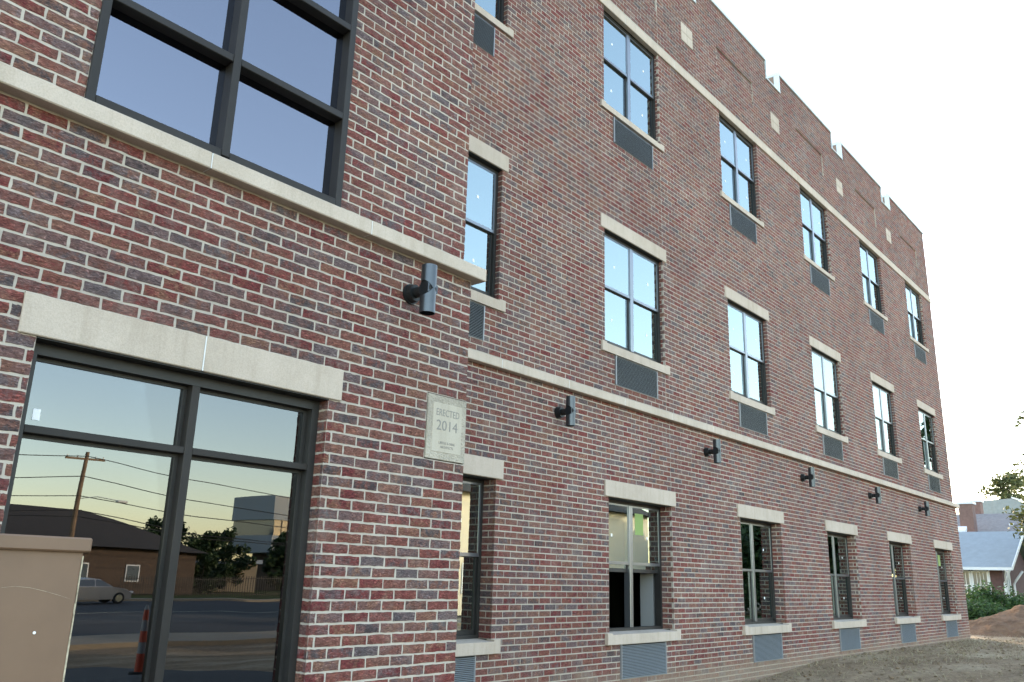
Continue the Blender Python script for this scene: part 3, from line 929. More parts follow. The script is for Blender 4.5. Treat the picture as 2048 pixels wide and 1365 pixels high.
def ground_material():
    m, nt, b, out = mat("bare_soil")
    b.inputs["Roughness"].default_value = 0.95; b.inputs["Specular IOR Level"].default_value = 0.15
    geo = N(nt, "ShaderNodeNewGeometry")
    n1 = N(nt, "ShaderNodeTexNoise", i_Scale=0.55, i_Detail=6.0, i_Roughness=0.65)
    mp = N(nt, "ShaderNodeMapping"); mp.inputs["Scale"].default_value = (0.5, 1.6, 1); mp.inputs["Rotation"].default_value = (0, 0, 0.5)
    nt.links.new(geo.outputs["Position"], mp.inputs["Vector"]); nt.links.new(mp.outputs[0], n1.inputs["Vector"])
    r1 = ramp(nt, [(0.34, (0.22, 0.15, 0.095)), (0.5, (0.31, 0.225, 0.145)), (0.60, (0.40, 0.31, 0.21)), (0.72, (0.55, 0.47, 0.34))])
    nt.links.new(n1.outputs["Fac"], r1.inputs["Fac"])
    n2 = N(nt, "ShaderNodeTexNoise", i_Scale=7.0, i_Detail=9.0, i_Roughness=0.82)
    nt.links.new(geo.outputs["Position"], n2.inputs["Vector"])
    r2_ = ramp(nt, [(0.3, (0.5, 0.48, 0.46)), (0.5, (0.95, 0.95, 0.95)), (0.72, (1.5, 1.5, 1.45))])
    nt.links.new(n2.outputs["Fac"], r2_.inputs["Fac"])
    mul = N(nt, "ShaderNodeMix", data_type='RGBA', blend_type='MULTIPLY'); mul.inputs[0].default_value = 1.0
    nt.links.new(r1.outputs["Color"], mul.inputs[6]); nt.links.new(r2_.outputs["Color"], mul.inputs[7])
    # grass further away on the far side of the street and beyond the yard
    sep = N(nt, "ShaderNodeSeparateXYZ"); nt.links.new(geo.outputs["Position"], sep.inputs[0])
    far = N(nt, "ShaderNodeMapRange"); far.inputs["From Min"].default_value = 36; far.inputs["From Max"].default_value = 40
    nt.links.new(sep.outputs["X"], far.inputs["Value"])
    fy = N(nt, "ShaderNodeMapRange"); fy.inputs["From Min"].default_value = -51; fy.inputs["From Max"].default_value = -52
    nt.links.new(sep.outputs["Y"], fy.inputs["Value"])
    mxm = N(nt, "ShaderNodeMath", operation='MAXIMUM'); nt.links.new(far.outputs[0], mxm.inputs[0]); nt.links.new(fy.outputs[0], mxm.inputs[1])
    gr = ramp(nt, [(0.3, (0.035, 0.055, 0.018)), (0.7, (0.075, 0.105, 0.035))]); nt.links.new(n2.outputs["Fac"], gr.inputs["Fac"])
    mx = N(nt, "ShaderNodeMix", data_type='RGBA')
    nt.links.new(mxm.outputs[0], mx.inputs[0]); nt.links.new(mul.outputs[2], mx.inputs[6]); nt.links.new(gr.outputs["Color"], mx.inputs[7])
    nt.links.new(mx.outputs[2], b.inputs["Base Color"])
    bp = N(nt, "ShaderNodeBump", i_Strength=1.0, i_Distance=0.05); nt.links.new(n2.outputs["Fac"], bp.inputs["Height"]); nt.links.new(bp.outputs["Normal"], b.inputs["Normal"])
    return m
SOIL = ground_material(); me.materials.append(SOIL)

# loose clods and straw
CLOD = simple("soil_clods", (0.20, 0.145, 0.095), 0.95, spec=0.1, noise=0.4, nscale=4)
STRAW = leaf_material("dry_straw", (0.20, 0.155, 0.075), (0.46, 0.40, 0.24), 0.1)
V, Fc = [], []
for _ in range(4200):
    x = rng.uniform(8.5, 36); y = F0-0.03 - abs(rng.gauss(0, 2.0)) if x < FC+0.5 else rng.uniform(-4, 5)
    if y < -5.5: continue
    s = 0.007+0.030*rng.random()**4
    z = zg(x, y)+s*0.3; b = len(V)
    for d in ((1,0,0),(-1,0,0),(0,1,0),(0,-1,0),(0,0,1),(0,0,-1)):
        k = s*rng.uniform(0.6, 1.4); V.append((x+d[0]*k+rng.uniform(-.2,.2)*s, y+d[1]*k+rng.uniform(-.2,.2)*s, z+d[2]*k*0.7))
    Fc += [tuple(b+i for i in q) for q in ((0,2,4),(2,1,4),(1,3,4),(3,0,4),(2,0,5),(1,2,5),(3,1,5),(0,3,5))]
me = bpy.data.meshes.new("soil_clods"); me.from_pydata(V, [], Fc); me.materials.append(CLOD); me.update()
o = bpy.data.objects.new("soil_clods", me); COL.objects.link(o); tag(o, "small brown clods of soil scattered along the wall foot", "soil", kind="stuff")
V, Fc = [], []
for _ in range(14000):
    x = rng.uniform(9, 36); y = F0-0.05 - abs(rng.gauss(0, 2.2)) if x < FC+0.5 else rng.uniform(-4, 5)
    if y < -5.5: continue
    if mnoise.noise(Vector((x*0.5, y*0.9, 11))) < -0.1 and rng.random() < 0.75: continue
    a = rng.uniform(0, 6.28); L = rng.uniform(0.04, 0.15); wd = 0.0035
    z = zg(x, y)+0.008; dx, dy = math.cos(a)*L, math.sin(a)*L; nx_, ny_ = -math.sin(a)*wd, math.cos(a)*wd
    up_ = rng.uniform(0.0, 0.05) if rng.random() < .7 else rng.uniform(.05, .11); b = len(V)
    V += [(x-nx_, y-ny_, z), (x+nx_, y+ny_, z), (x+dx, y+dy, z+up_)]; Fc.append((b, b+1, b+2))
me = bpy.data.meshes.new("dry_straw"); me.from_pydata(V, [], Fc); me.materials.append(STRAW); me.update()
o = bpy.data.objects.new("dry_straw", me); COL.objects.link(o); tag(o, "thin dry straw lying over the bare soil", "straw", kind="stuff")

# heap of soil past the corner
def mound(name, cx, cy, rx, ry, h, matl, seed, n=90):
    mb = MB(); 
    V = []
    for i in range(n+1):
        for j in range(n+1):
            u, v = i/n*2-1, j/n*2-1
            x, y = cx+u*rx, cy+v*ry
            rr = math.hypot(u, v)
            rr *= 1+0.18*mnoise.noise(Vector((u*1.5+seed, v*1.5, 0)))
            k = max(0.0, 1-rr)
            hh = h*(k**1.05)*1.12
            hh = min(hh, h*0.93 + 0.07*hh)
            if k > 0:
                hh += min(1, k*6)*(0.10*mnoise.noise(Vector((x*0.9, y*0.9, seed))) + 0.07*mnoise.noise(Vector((x*2.6, y*2.6, seed))) + 0.045*mnoise.noise(Vector((x*7, y*7, seed))))
            V.append((x, y, zbase(x, y)-0.06+hh))
    F_ = [(i*(n+1)+j, (i+1)*(n+1)+j, (i+1)*(n+1)+j+1, i*(n+1)+j+1) for i in range(n) for j in range(n)]
    me = bpy.data.meshes.new(name); me.from_pydata(V, [], F_); me.materials.append(matl); me.update()
    me.polygons.foreach_set("use_smooth", [True]*len(me.polygons))
    o = bpy.data.objects.new(name, me); COL.objects.link(o); return o
REDSOIL = simple("red_brown_soil", (0.175, 0.108, 0.068), 0.95, spec=0.1, noise=0.45, nscale=2.2, bump=0.10, bscale=7, detail=8)
tag(mound("soil_heap", 31.6, 1.2, 3.2, 2.5, 0.86, REDSOIL, 5.0), "heap of reddish-brown soil just past the far end of the building", "soil heap")

# ------------------------------------------------------------------ utility cabinet (front left)
BX0, BX1, BY0, BY1, BZ1 = -0.35, 1.012, -2.0, -1.35, 1.55+0.072
cabp = simple("brown_cabinet_paint", (0.175, 0.105, 0.067), 0.45, spec=0.4, noise=0.13, nscale=3.5, bump=0.0015, bscale=5)
wearp = simple("chipped_edge", (0.42, 0.36, 0.26), 0.7, noise=0.55, nscale=60)
cab = empty("utility_cabinet", (BX1, BY0, 0))
tag(cab, "brown painted metal utility cabinet with a lipped lid, front left corner", "cabinet")
cab.location = (BX1, BY0, zbase(BX1, BY0))
w_, d_, h_ = BX1-BX0, BY1-BY0, BZ1-cab.location.z
MB().cbox(-w_, -0.008, 0.012, d_, 0.0, h_-0.006, 0.004).build("body", cabp, cab)
MB().cbox(-w_-0.012, 0.004, -0.004, d_+0.016, h_-0.036, h_, 0.004).build("lid", cabp, cab)
ed = MB()
random.seed(4)
z = 0.02
while z < h_-0.045:
    L = random.uniform(0.01, 0.05)
    e = random.uniform(0.0015, 0.0042)
    ed.box(-0.0085-e*0.6, -0.0075+0.0006, 0.0112, 0.016, z, min(z+L, h_-0.045)); z += L
ed.build("chipped_edge", wearp, cab)
MB().box(-0.52, -0.50, 0.0105, 0.0121, 0.05, h_-0.06).build("door_seam", BLACK, cab)
bz = onz = None
def on_y(u, v, y):
    r = fw + (u-1024)/F_PX*r2 - (v-682.5)/F_PX*u2
    return EYE + r*((y-EYE.y)/r.y)
p = on_y(68, 1266, BY0+0.012)
MB().tube([(p.x-BX1, 0.0115, p.z-cab.location.z), (p.x-BX1, 0.0095, p.z-cab.location.z)], 0.0035, 12).build("rivet", STICKER, cab)
sc_ = MB()
pts = [on_y(u, v, BY0+0.012) for u, v in ((2, 1176), (30, 1173), (60, 1176), (90, 1183), (118, 1191), (142, 1199))]
pts = [Vector((q.x-BX1, 0.0119, q.z-cab.location.z)) for q in pts]
sc_.tube(pts, [0.0002, .0003, .0004, .0004, .0003, .0001], 5); sc_.build("scratch", wearp, cab)

# ------------------------------------------------------------------ leaves / trees
LEAF_A = leaf_material("leaf_green", (0.030, 0.055, 0.016), (0.085, 0.12, 0.035))
LEAF_G = leaf_material("shrub_green", (0.022, 0.055, 0.017), (0.075, 0.14, 0.042))
LEAF_B = leaf_material("leaf_olive", (0.045, 0.060, 0.022), (0.13, 0.14, 0.05))
LEAF_C = leaf_material("leaf_dark", (0.016, 0.034, 0.014), (0.05, 0.085, 0.03))
BARK = simple("bark", (0.09, 0.07, 0.05), 0.95, noise=0.3, nscale=8, bump=0.02, bscale=20)
def leaves(clumps, n, size, r_, flat=0.6):
    V, Fc = [], []
    for _ in range(n):
        c, cr = clumps[r_.randrange(len(clumps))]
        d = Vector((r_.gauss(0, 1), r_.gauss(0, 1), r_.gauss(0, 1)*0.75)).normalized()*cr*(r_.random()**0.45)
        p = c+d
        a = Vector((r_.gauss(0, 1), r_.gauss(0, 1), r_.gauss(0, flat))).normalized()
        b = a.cross(Vector((r_.gauss(0, 1), r_.gauss(0, 1), r_.gauss(0, 1)))).normalized()
        s = size*r_.uniform(0.6, 1.35); k = len(V)
        V += [tuple(p-a*s), tuple(p+b*s*0.45), tuple(p+a*s), tuple(p-b*s*0.45)]; Fc.append((k, k+1, k+2, k+3))
    return V, Fc
def tree(name, label, loc, h, rad, nclump, nleaf, size, seed, lm, base=0.3, group=None, cat="tree"):
    r_ = random.Random(seed)
    e = empty(name, loc); tag(e, label, cat, group)
    mb = MB()
    lean = Vector((r_.uniform(-.3, .3), r_.uniform(-.3, .3), 0))
    pts = [Vector((0, 0, -0.2)), Vector((0, 0, h*0.2))+lean*0.3, Vector((0, 0, h*0.5))+lean, Vector((0, 0, h*0.85))+lean*1.3]
    mb.tube(pts, [h*0.028, h*0.022, h*0.014, h*0.004], 8)
    clumps = []
    for i in range(nclump):
        a = r_.uniform(0, 6.283); t = base + (1-base)*(r_.random()**0.85)
        prof = math.sin(math.pi*min(1, 0.12+0.86*(t-base)/(1-base)))**0.7
        rr = rad*prof*(r_.random()**0.5)
        c = Vector((math.cos(a)*rr, math.sin(a)*rr, h*t))
        clumps.append((c, rad*r_.uniform(0.14, 0.30)))
        if i % 2 == 0:
            s0 = pts[1].lerp(pts[3], max(0.02, min(0.9, (c.z/h-0.3)/0.65)))
            mid = s0.lerp(c, 0.5)+Vector((0, 0, -h*0.015))
            mb.tube([s0, mid, c], [h*0.009, h*0.005, h*0.0015], 5, cap=False)
    mb.build("trunk", BARK, e, smooth=True)
    V, Fc = leaves(clumps, nleaf, size, r_)
    me = bpy.data.meshes.new("crown"); me.from_pydata(V, [], Fc); me.materials.append(lm); me.update()
    o = bpy.data.objects.new("crown", me); COL.objects.link(o); o.parent = e
    return e
def bush(name, label, loc, rx, ry, h, n, size, seed, lm, group):
    r_ = random.Random(seed)
    e = empty(name, loc); tag(e, label, "shrub", group)
    st = MB()
    for i in range(7):
        a = r_.uniform(0, 6.28); st.tube([(0, 0, -0.05), (math.cos(a)*rx*0.4, math.sin(a)*ry*0.4, h*0.6)], [0.03, 0.01], 5)
    st.build("stem", BARK, e)
    cl = []
    for i in range(46):
        a = r_.uniform(0, 6.28); rr = r_.random()**0.5; zz = h*(0.18+0.68*r_.random()*(1-0.55*rr*rr))
        cl.append((Vector((math.cos(a)*rx*rr*0.85, math.sin(a)*ry*rr*0.85, zz)), 0.26*h))
    V, Fc = leaves(cl, n, size, r_)
    me = bpy.data.meshes.new("foliage"); me.from_pydata(V, [], Fc); me.materials.append(lm); me.update()
    o = bpy.data.objects.new("foliage", me); COL.objects.link(o); o.parent = e

# ---- right-hand background, in view
tree("broadleaf_tree", "leafy green tree at the right edge in front of the neighbouring houses", (46.5, 1.25, 0.1), 10.5, 2.7, 70, 5600, 0.13, 11, LEAF_B, 0.22)
tree("broadleaf_tree", "pale green tree top showing behind the grey gabled roof", (88, 11.0, 0), 11.6, 3.4, 50, 4500, 0.18, 12, LEAF_B, 0.35)
bush("shrub", "rounded dark green shrub under the white house windows", (42.2, 4.3, 0.1), 1.5, 1.5, 1.75, 7000, 0.075, 21, LEAF_G, "shrubs by the neighbouring house")
bush("shrub", "lower green shrub nearest the brick building's far corner", (37.6, 3.95, 0.2), 1.0, 1.1, 1.15, 5000, 0.06, 22, LEAF_G, "shrubs by the neighbouring house")
bush("shrub", "green shrub at the right edge beside the white railing", (43.5, 2.9, 0.1), 1.2, 1.3, 1.65, 4600, 0.075, 23, LEAF_G, "shrubs by the neighbouring house")

# ------------------------------------------------------------------ neighbouring houses
WHITE = simple("white_trim", (0.72, 0.73, 0.74), 0.6)
BLUEROOF = simple("pale_blue_shingle", (0.24, 0.275, 0.295), 0.85, noise=0.10, nscale=3, bump=0.01, bscale=14)
DKBRICK = simple("dark_brick_wall", (0.115, 0.062, 0.058), 0.9, noise=0.25, nscale=6)
BRKRED = simple("red_brick_hazed", (0.20, 0.118, 0.10), 0.9, noise=0.2, nscale=5)  # brick tone lightened to paint in distance haze
GREYROOF = simple("grey_brown_shingle", (0.19, 0.17, 0.165), 0.9, noise=0.2, nscale=4)
GREYROOF2 = simple("grey_green_roof", (0.26, 0.29, 0.285), 0.9, noise=0.12, nscale=4)
HGLASS = simple("dark_house_glass", (0.10, 0.12, 0.13), 0.12, spec=0.6)
CURTAIN = simple("pale_curtain", (0.42, 0.44, 0.44), 0.9)

hs = empty("bungalow", (48, 4.9, 0.1))
tag(hs, "small house with pale blue-grey roof, white windows and dark brick wall behind the shrubs", "house")
# local frame: x away from the camera, y along the eave (negative = right in view)
y_r, y_l = 0.0, 9.0
MB().box(0, 7.0, y_r, y_l, 0, 2.62).build("wall", DKBRICK, hs)
ez, rz_, run = 2.60, 4.40, 3.5
rf = MB()
rf.prism([(-0.55, ez-0.12), (3.5, rz_), (3.5, rz_+0.10), (-0.58, ez-0.02)], y_r-0.55, y_l, 'y')
rf.prism([(3.501, rz_), (7.55, ez-0.12), (7.58, ez-0.02), (3.501, rz_+0.10)], y_r-0.55, y_l, 'y')
rf.build("roof", BLUEROOF, hs)
MB().prism([(0.05, 2.62), (6.95, 2.62), (3.5, 4.2)], y_r+0.002, y_r+0.15, 'y').build("gable", DKBRICK, hs)
MB().box(-0.66, -0.582, y_r-0.57, y_l, ez-0.17, ez-0.03).build("gutter", WHITE, hs)
bg_ = MB()
bg_.prism([(-0.6, ez-0.16), (-0.6, ez+0.02), (3.5, rz_+0.13), (3.5, rz_-0.05)], y_r-0.60, y_r-0.555, 'y')
bg_.prism([(7.6, ez-0.16), (3.5005, rz_-0.05), (3.5005, rz_+0.13), (7.6, ez+0.02)], y_r-0.60, y_r-0.555, 'y')
bg_.build("barge_board", WHITE, hs)
MB().tube([(-0.6, y_r-0.45, ez-0.15), (-0.35, y_r-0.25, ez-0.55), (-0.07, y_r-0.07, ez-0.75), (-0.07, y_r-0.07, 0.1)], 0.05, 8).build("downpipe", WHITE, hs)
for i in range(4):
    yc = 0.98+i*0.80
    e = empty("window", (-0.02, yc, 1.0), hs)
    f_ = MB(); hw, hh = 0.36, 1.40
    f_.box(-0.05, 0.03, -hw-0.03, -hw+0.055, 0, hh); f_.box(-0.05, 0.03, hw-0.055, hw+0.03, 0, hh)
    f_.box(-0.05, 0.03, -hw+0.0551, hw-0.0551, hh-0.06, hh+0.03); f_.box(-0.06, 0.03, -hw+0.0551, hw-0.0551, -0.05, 0.05); f_.box(-0.04, 0.03, -hw+0.0551, hw-0.0551, hh/2-0.03, hh/2+0.03)
    for k in (-1, 0, 1): f_.box(-0.03, 0.02, k*0.15-0.012, k*0.15+0.012, 0.051, hh-0.061)
    f_.build("frame", WHITE, e)
    MB().box(-0.012, 0.015, -hw+0.05, hw-0.05, 0.05, hh-0.06).build("pane", HGLASS, e)
    MB().box(-0.022, 0.0, -hw-0.075, -hw-0.032, -0.1, hh+0.03).build("casing", WHITE, e)
e = empty("window", (0.9, -0.02, 1.0), hs)
f_ = MB(); f_.box(-0.5, -0.42, -0.05, 0.03, -0.1, 1.45); f_.box(0.42, 0.5, -0.05, 0.03, -0.1, 1.45); f_.box(-0.42, 0.42, -0.05, 0.03, 1.36, 1.45); f_.box(-0.03, 0.03, -0.045, 0.03, -0.1, 1.36); f_.box(-0.42, 0.42, -0.05, 0.03, -0.1, 0)
f_.build("frame", WHITE, e); MB().box(-0.42, 0.42, -0.015, 0.015, 0, 1.36).build("pane", CURTAIN, e)
MB().tube([(2.2, -0.5, ez-0.15), (2.0, -0.2, 2.0), (2.0, -0.09, 1.8), (2.0, -0.09, 0.1)], 0.06, 8).build("downpipe", WHITE, hs)
# white verge of a side wing, close to the brick building's corner
MB().prism([(-1.6, 2.35), (-0.9, 2.62), (-0.9, 2.80), (-1.6, 2.53)], 2.05, 3.2, 'y').build("side_verge", WHITE, hs)

h2 = empty("brick_house", (68, 8.0, 0))
tag(h2, "taller red brick house with grey-brown roof and chimneys behind the blue-roofed house", "house")
MB().box(0, 9, -3.0, 12, 0, 5.0).build("wall", BRKRED, h2)
r_ = MB(); r_.prism([(-0.5, 4.85), (4.5, 7.0), (4.5, 7.15), (-0.5, 5.0)], -3.4, 12.4, 'y'); r_.prism([(4.501, 7.0), (9.5, 4.85), (9.5, 5.0), (4.501, 7.15)], -3.4, 12.4, 'y'); r_.build("roof", GREYROOF, h2)
for yy, hh, ww in ((2.6, 7.55, 0.9), (2.9, 8.1, 0.62)):
    x_ = 0.2 if yy < 2.7 else 5
    MB().box(x_, x_+0.9, yy-ww/2, yy+ww/2, 4.2, hh).build("chimney", BRKRED, h2)
    MB().box(x_-0.08, x_+0.98, yy-ww/2-0.08, yy+ww/2+0.08, hh+.001, hh+0.16).build("chimney_cap", WHITE, h2)
MB().box(2.0, 2.25, 0.0, 0.28, 5.9, 6.25).build("roof_vent", WHITE, h2)
MB().prism([(-0.6, 5.4), (-0.6, 5.65), (-0.2, 5.95), (-0.2, 5.7)], 2.55, 3.7, 'y').build("verge", WHITE, h2)
h3 = empty("gabled_house", (84, 10.5, 0))
tag(h3, "far house with pale grey gable rising behind the grey-brown roof", "house")
MB().box(0, 8, -4, 4, 0, 6.6).build("wall", GREYROOF2, h3)
g_ = MB(); g_.prism([(-4.4, 6.3), (4.4, 6.3), (2.0, 9.0), (-0.4, 9.0)], -0.3, 8.3, 'x'); 
g_ = MB(); g_.v = []; g_.f = []; g_.mi = []
g_.prism([(-4.5, 7.4), (4.4, 7.6), (2.3, 9.15), (-0.2, 9.25)], -0.3, 8.3, 'x'); g_.build("roof", GREYROOF2, h3)
g_ = MB(); g_.prism([(-4.6, 7.42), (-0.2, 9.28), (-0.2, 9.42), (-4.6, 7.56)], -0.34, -0.301, 'x'); g_.build("barge_board", WHITE, h3)

# white railing and small unit right of the heap
rl = empty("white_railing", (39.5, 2.05, 0.1)); tag(rl, "short white railing standing behind the soil heap", "railing")
for yy in (0, -0.8): MB().box(-0.03, 0.03, yy-0.03, yy+0.03, 0, 1.2).build("post", WHITE, rl)
for zz in (0.55, 0.95): MB().box(-0.02, 0.02, -0.769, -0.031, zz, zz+0.06).build("rail", WHITE, rl)
ac = empty("outdoor_unit", (40.5, 1.45, 0.1)); tag(ac, "pale grey air-conditioning unit at the right edge behind the soil heap", "air conditioner")
MB().cbox(-0.3, 0.3, -0.45, 0.45, 0.0, 1.02, 0.02).build("casing", simple("pale_enamel", (0.52, 0.54, 0.54), 0.5), ac)
MB().tube([(-0.302, 0, 0.55), (-0.33, 0, 0.55)], 0.3, 24).build("fan_guard", VENTFRAME, ac)

# ------------------------------------------------------------------ the street behind the camera (seen in the glass)
ASPHALT = simple("asphalt", (0.032, 0.032, 0.034), 0.9, noise=0.25, nscale=0.4)
ASPHALT2 = simple("worn_asphalt", (0.055, 0.052, 0.05), 0.9, noise=0.2, nscale=0.4)
CONC = simple("concrete", (0.26, 0.21, 0.15), 0.9, noise=0.15, nscale=1)
def strip(name, y0, y1, z, matl, x0=-150, x1=220):
    mb = MB()
    mb.quad((x0, y0, z), (x1, y0, z), (x1, y1, z), (x0, y1, z)); o = mb.build(name, matl, fix=False); o["kind"] = "structure"; return o
strip("road", -50, -20.8, -0.45+0.004, ASPHALT)
lift_ = lambda y: 0.005 + 0.06*sstep(-10, -8.5, y)
lot = MB(); ly = [-17.8 + 0.4*i for i in range(34)]
for i in range(len(ly)-1):
    lot.quad((-60, ly[i], zbase(0, ly[i])+lift_(ly[i])), (8.5, ly[i], zbase(8.5, ly[i])+lift_(ly[i])), (8.5, ly[i+1], zbase(8.5, ly[i+1])+lift_(ly[i+1])), (-60, ly[i+1], zbase(0, ly[i+1])+lift_(ly[i+1])))
lot.build("parking_lot", ASPHALT, fix=False)["kind"] = "structure"
strip("worn_lane", -33, -27.5, -0.45+0.008, ASPHALT2)
k_ = MB().box(-150, 220, -20.7, -17.9, -0.5, -0.33); o = k_.build("kerb_strip", CONC); o["kind"] = "structure"
k_ = MB().box(-150, 220, -51.8, -50.05, -0.5, -0.32); o = k_.build("pavement", CONC); o["kind"] = "structure"
LINE = simple("road_paint", (0.7, 0.66, 0.5), 0.8)
strip("lane_marking", -35.6, -35.45, -0.45+0.012, LINE)

# sedan
def sedan(loc, rz):
    r = empty("sedan", loc, rz=rz); tag(r, "silver sedan driving along the street, mirrored in the storefront glass", "car")
    PAINT = simple("silver_paint", (0.34, 0.32, 0.31), 0.3, metal=0.6)
    prof = [(-2.3, 0.35), (-2.32, 0.62), (-2.22, 0.88), (-1.55, 0.97), (-0.85, 1.36), (-0.2, 1.44), (0.35, 1.38), (1.05, 0.98), (1.95, 0.84), (2.25, 0.66), (2.28, 0.35), (1.9, 0.26), (-1.9, 0.26)]
    mb = MB(); nst = 7
    rings = []
    for i in range(nst):
        t = -1+2*i/(nst-1); yy = t*0.88
        ring = []
        for (x, z) in prof:
            tuck = max(0, z-0.9)*0.42
            y2 = yy*(1-tuck); sc2 = 1-0.06*abs(t)**3
            ring.append(len(mb.v)); mb.v.append((x*sc2, y2, z*(1-0.02*abs(t)**4)))
        rings.append(ring)
    k = len(prof)
    for i in range(nst-1):
        for j in range(k):
            mb.f.append((rings[i][j], rings[i][(j+1) % k], rings[i+1][(j+1) % k], rings[i+1][j])); mb.mi.append(0)
    mb.f.append(tuple(rings[0])); mb.mi.append(0); mb.f.append(tuple(rings[-1][::-1])); mb.mi.append(0)
    mb.build("body", PAINT, r, smooth=False)
    TYRE = simple("tyre", (0.015, 0.015, 0.015), 0.8); RIM = simple("alloy_rim", (0.7, 0.62, 0.45), 0.25, metal=0.9)
    for x in (-1.42, 1.38):
        for s in (-1, 1):
            w = MB().tube([(x, s*0.70, 0.33), (x, s*0.90, 0.33)], 0.33, 22).build("wheel", TYRE, r)
            MB().tube([(x, s*0.901, 0.33), (x, s*0.915, 0.33)], 0.21, 16).build("rim", RIM, w)
    for s in (-1, 1):
        g = MB()
        P = lambda x, z: (x, s*(0.88*(1-max(0, z-0.9)*0.42)+0.006), z)
        g.quad(P(-1.35, 1.0), P(-0.02, 1.0), P(-0.02, 1.36), P(-0.80, 1.31)); g.quad(P(0.04, 1.0), P(0.88, 1.0), P(0.36, 1.33), P(0.04, 1.36))
        g.build("side_window", HGLASS, r, fix=False)
        MB().box(2.12, 2.285, s*0.62-0.14, s*0.62+0.14, 0.62, 0.74).build("headlight", WHITE, r)
    return r
sedan((22.9, -46.5, -0.44), 0.0)

# utility pole with lamp arm and wires
WOOD = simple("pole_wood", (0.20, 0.13, 0.08), 0.9, noise=0.25, nscale=3)
GALV = simple("galvanised", (0.55, 0.55, 0.52), 0.5, metal=0.2)
WIRE = simple("black_cable", (0.02, 0.02, 0.02), 0.7)
def pole(x, y, h, label, lampy=True):
    r = empty("utility_pole", (x, y, -0.35)); tag(r, label, "utility pole", "utility poles across the street")
    MB().tube([(0, 0, -0.3), (0.05, 0, h*0.5), (0.14, 0, h)], [0.17, 0.14, 0.11], 10).build("post", WOOD, r)
    MB().box(-1.1, 1.3, -0.06, 0.06, h-0.55, h-0.42).build("crossarm", WOOD, r)
    for xx in (-1.0, -0.4, 0.7, 1.2): MB().tube([(xx, 0, h-0.42), (xx, 0, h-0.25)], [0.05, 0.03], 8).build("insulator", GALV, r)
    if lampy:
        MB().tube([(0.08, 0, h*0.66), (1.0, 0.5, h*0.68), (2.0, 1.0, h*0.66)], 0.03, 6).build("lamp_arm", GALV, r)
        MB().cbox(1.9, 2.6, 0.9, 1.25, h*0.655-0.08, h*0.655+0.08, 0.04).build("lamp_head", GALV, r)
    return r
pole(24.4, -53.0, 9.2, "leaning wooden utility pole with a street light arm, mirrored in the storefront's left pane")
pole(64.0, -54.0, 8.0, "wooden utility pole further along the far side of the street, with no lamp", False)
pole(-20.0, -53.5, 9.0, "wooden utility pole with a lamp far along the street to the left of the camera")
def wire(p0, p1, sag, label):
    pts = [Vector(p0).lerp(Vector(p1), t/24) - Vector((0, 0, sag*4*(t/24)*(1-t/24))) for t in range(25)]
    o = MB().tube(pts, 0.028, 4).build("overhead_wire", WIRE); tag(o, label, "wire", "overhead wires along the street")
ws = [(8.55, 7.5, 0.9), (7.2, 6.7, 1.2), (5.9, 5.6, 0.9), (5.0, 4.9, 1.3), (4.6, 4.4, 1.0)]
names = ["topmost", "second highest", "middle", "second lowest", "lowest"]
for (a, b, s), nm in zip(ws, names):
    wire((24.5, -52.9, a), (64.1, -53.9, b), s, f"{nm} overhead wire right of the leaning utility pole")
    wire((-20, -53.4, a-0.1), (24.5, -52.9, a), s, f"{nm} overhead wire left of the leaning utility pole")

# hipped building, fence, modern block across the street
TANB = simple("tan_brick_far", (0.075, 0.05, 0.036), 0.9, noise=0.15, nscale=1)  # wall colour darkened to stand in for shade across the street
BRROOF = simple("brown_shingle", (0.032, 0.027, 0.024), 0.95, noise=0.2, nscale=1)  # roof colour likewise darkened in place of shade
def hip(name, label, x0, x1, y0, y1, h, rh):
    r = empty(name, ((x0+x1)/2, y1, -0.4)); tag(r, label, "building")
    cx, cy = (x0+x1)/2, y1
    MB().box(x0-cx, x1-cx, y0-cy, 0, 0, h).build("wall", TANB, r)
    a, b, c, d = (x0-cx-.8, .8), (x1-cx+.8, .8), (x1-cx+.8, y0-cy-.8), (x0-cx-.8, y0-cy-.8)
    dep = (y1-y0)/2; m_ = MB(); R1 = (x0-cx+dep, -dep, h+rh); R2 = (x1-cx-dep, -dep, h+rh)
    m_.quad((*a, h), (*b, h), R2, R1); m_.quad((*c, h), (*d, h), R1, R2); m_.tri((*b, h), (*c, h), R2); m_.tri((*d, h), (*a, h), R1)
    m_.quad((*a, h), (*d, h), (*c, h), (*b, h)); m_.build("roof", BRROOF, r)
    n = int((x1-x0)/4)
    for i in range(n):
        xx = x0-cx+2+i*4
        w = MB().box(xx-0.6, xx+0.6, 0.01, 0.06, 1.0, 2.3).build("window", WHITE, r); MB().box(xx-0.52, xx+0.52, 0.061, 0.075, 1.08, 2.22).build("pane", HGLASS, w)
    return r
hip("hipped_building", "long low tan building with brown hipped roof across the street, mirrored in the storefront", 8, 39.5, -78, -64, 3.5, 3.0)
PALE = simple("pale_panel", (0.26, 0.29, 0.31), 0.7)  # panel colour kept dark, with the block's shade put into it
mb_ = empty("modern_block", (58.5, -75, -0.4)); tag(mb_, "pale cantilevered modern block across the street, mirrored in the storefront's right pane", "building")
MB().box(-4.2, 9, -8, 0, 7.3, 9.9).build("upper_fascia", PALE, mb_); MB().box(-3.9, 9, -8, -0.25, 5.7, 7.299).build("window_strip", HGLASS, mb_)
MB().box(-4.2, 9, -8, 0, 3.9, 5.699).build("lower_fascia", PALE, mb_); MB().box(-1, 9, -8, -1.2, 0, 3.899).build("ground_storey", TANB, mb_)
MB().box(3, 9, -6, -1.2, 9.901, 11.4).build("roof_plant", BRROOF, mb_)
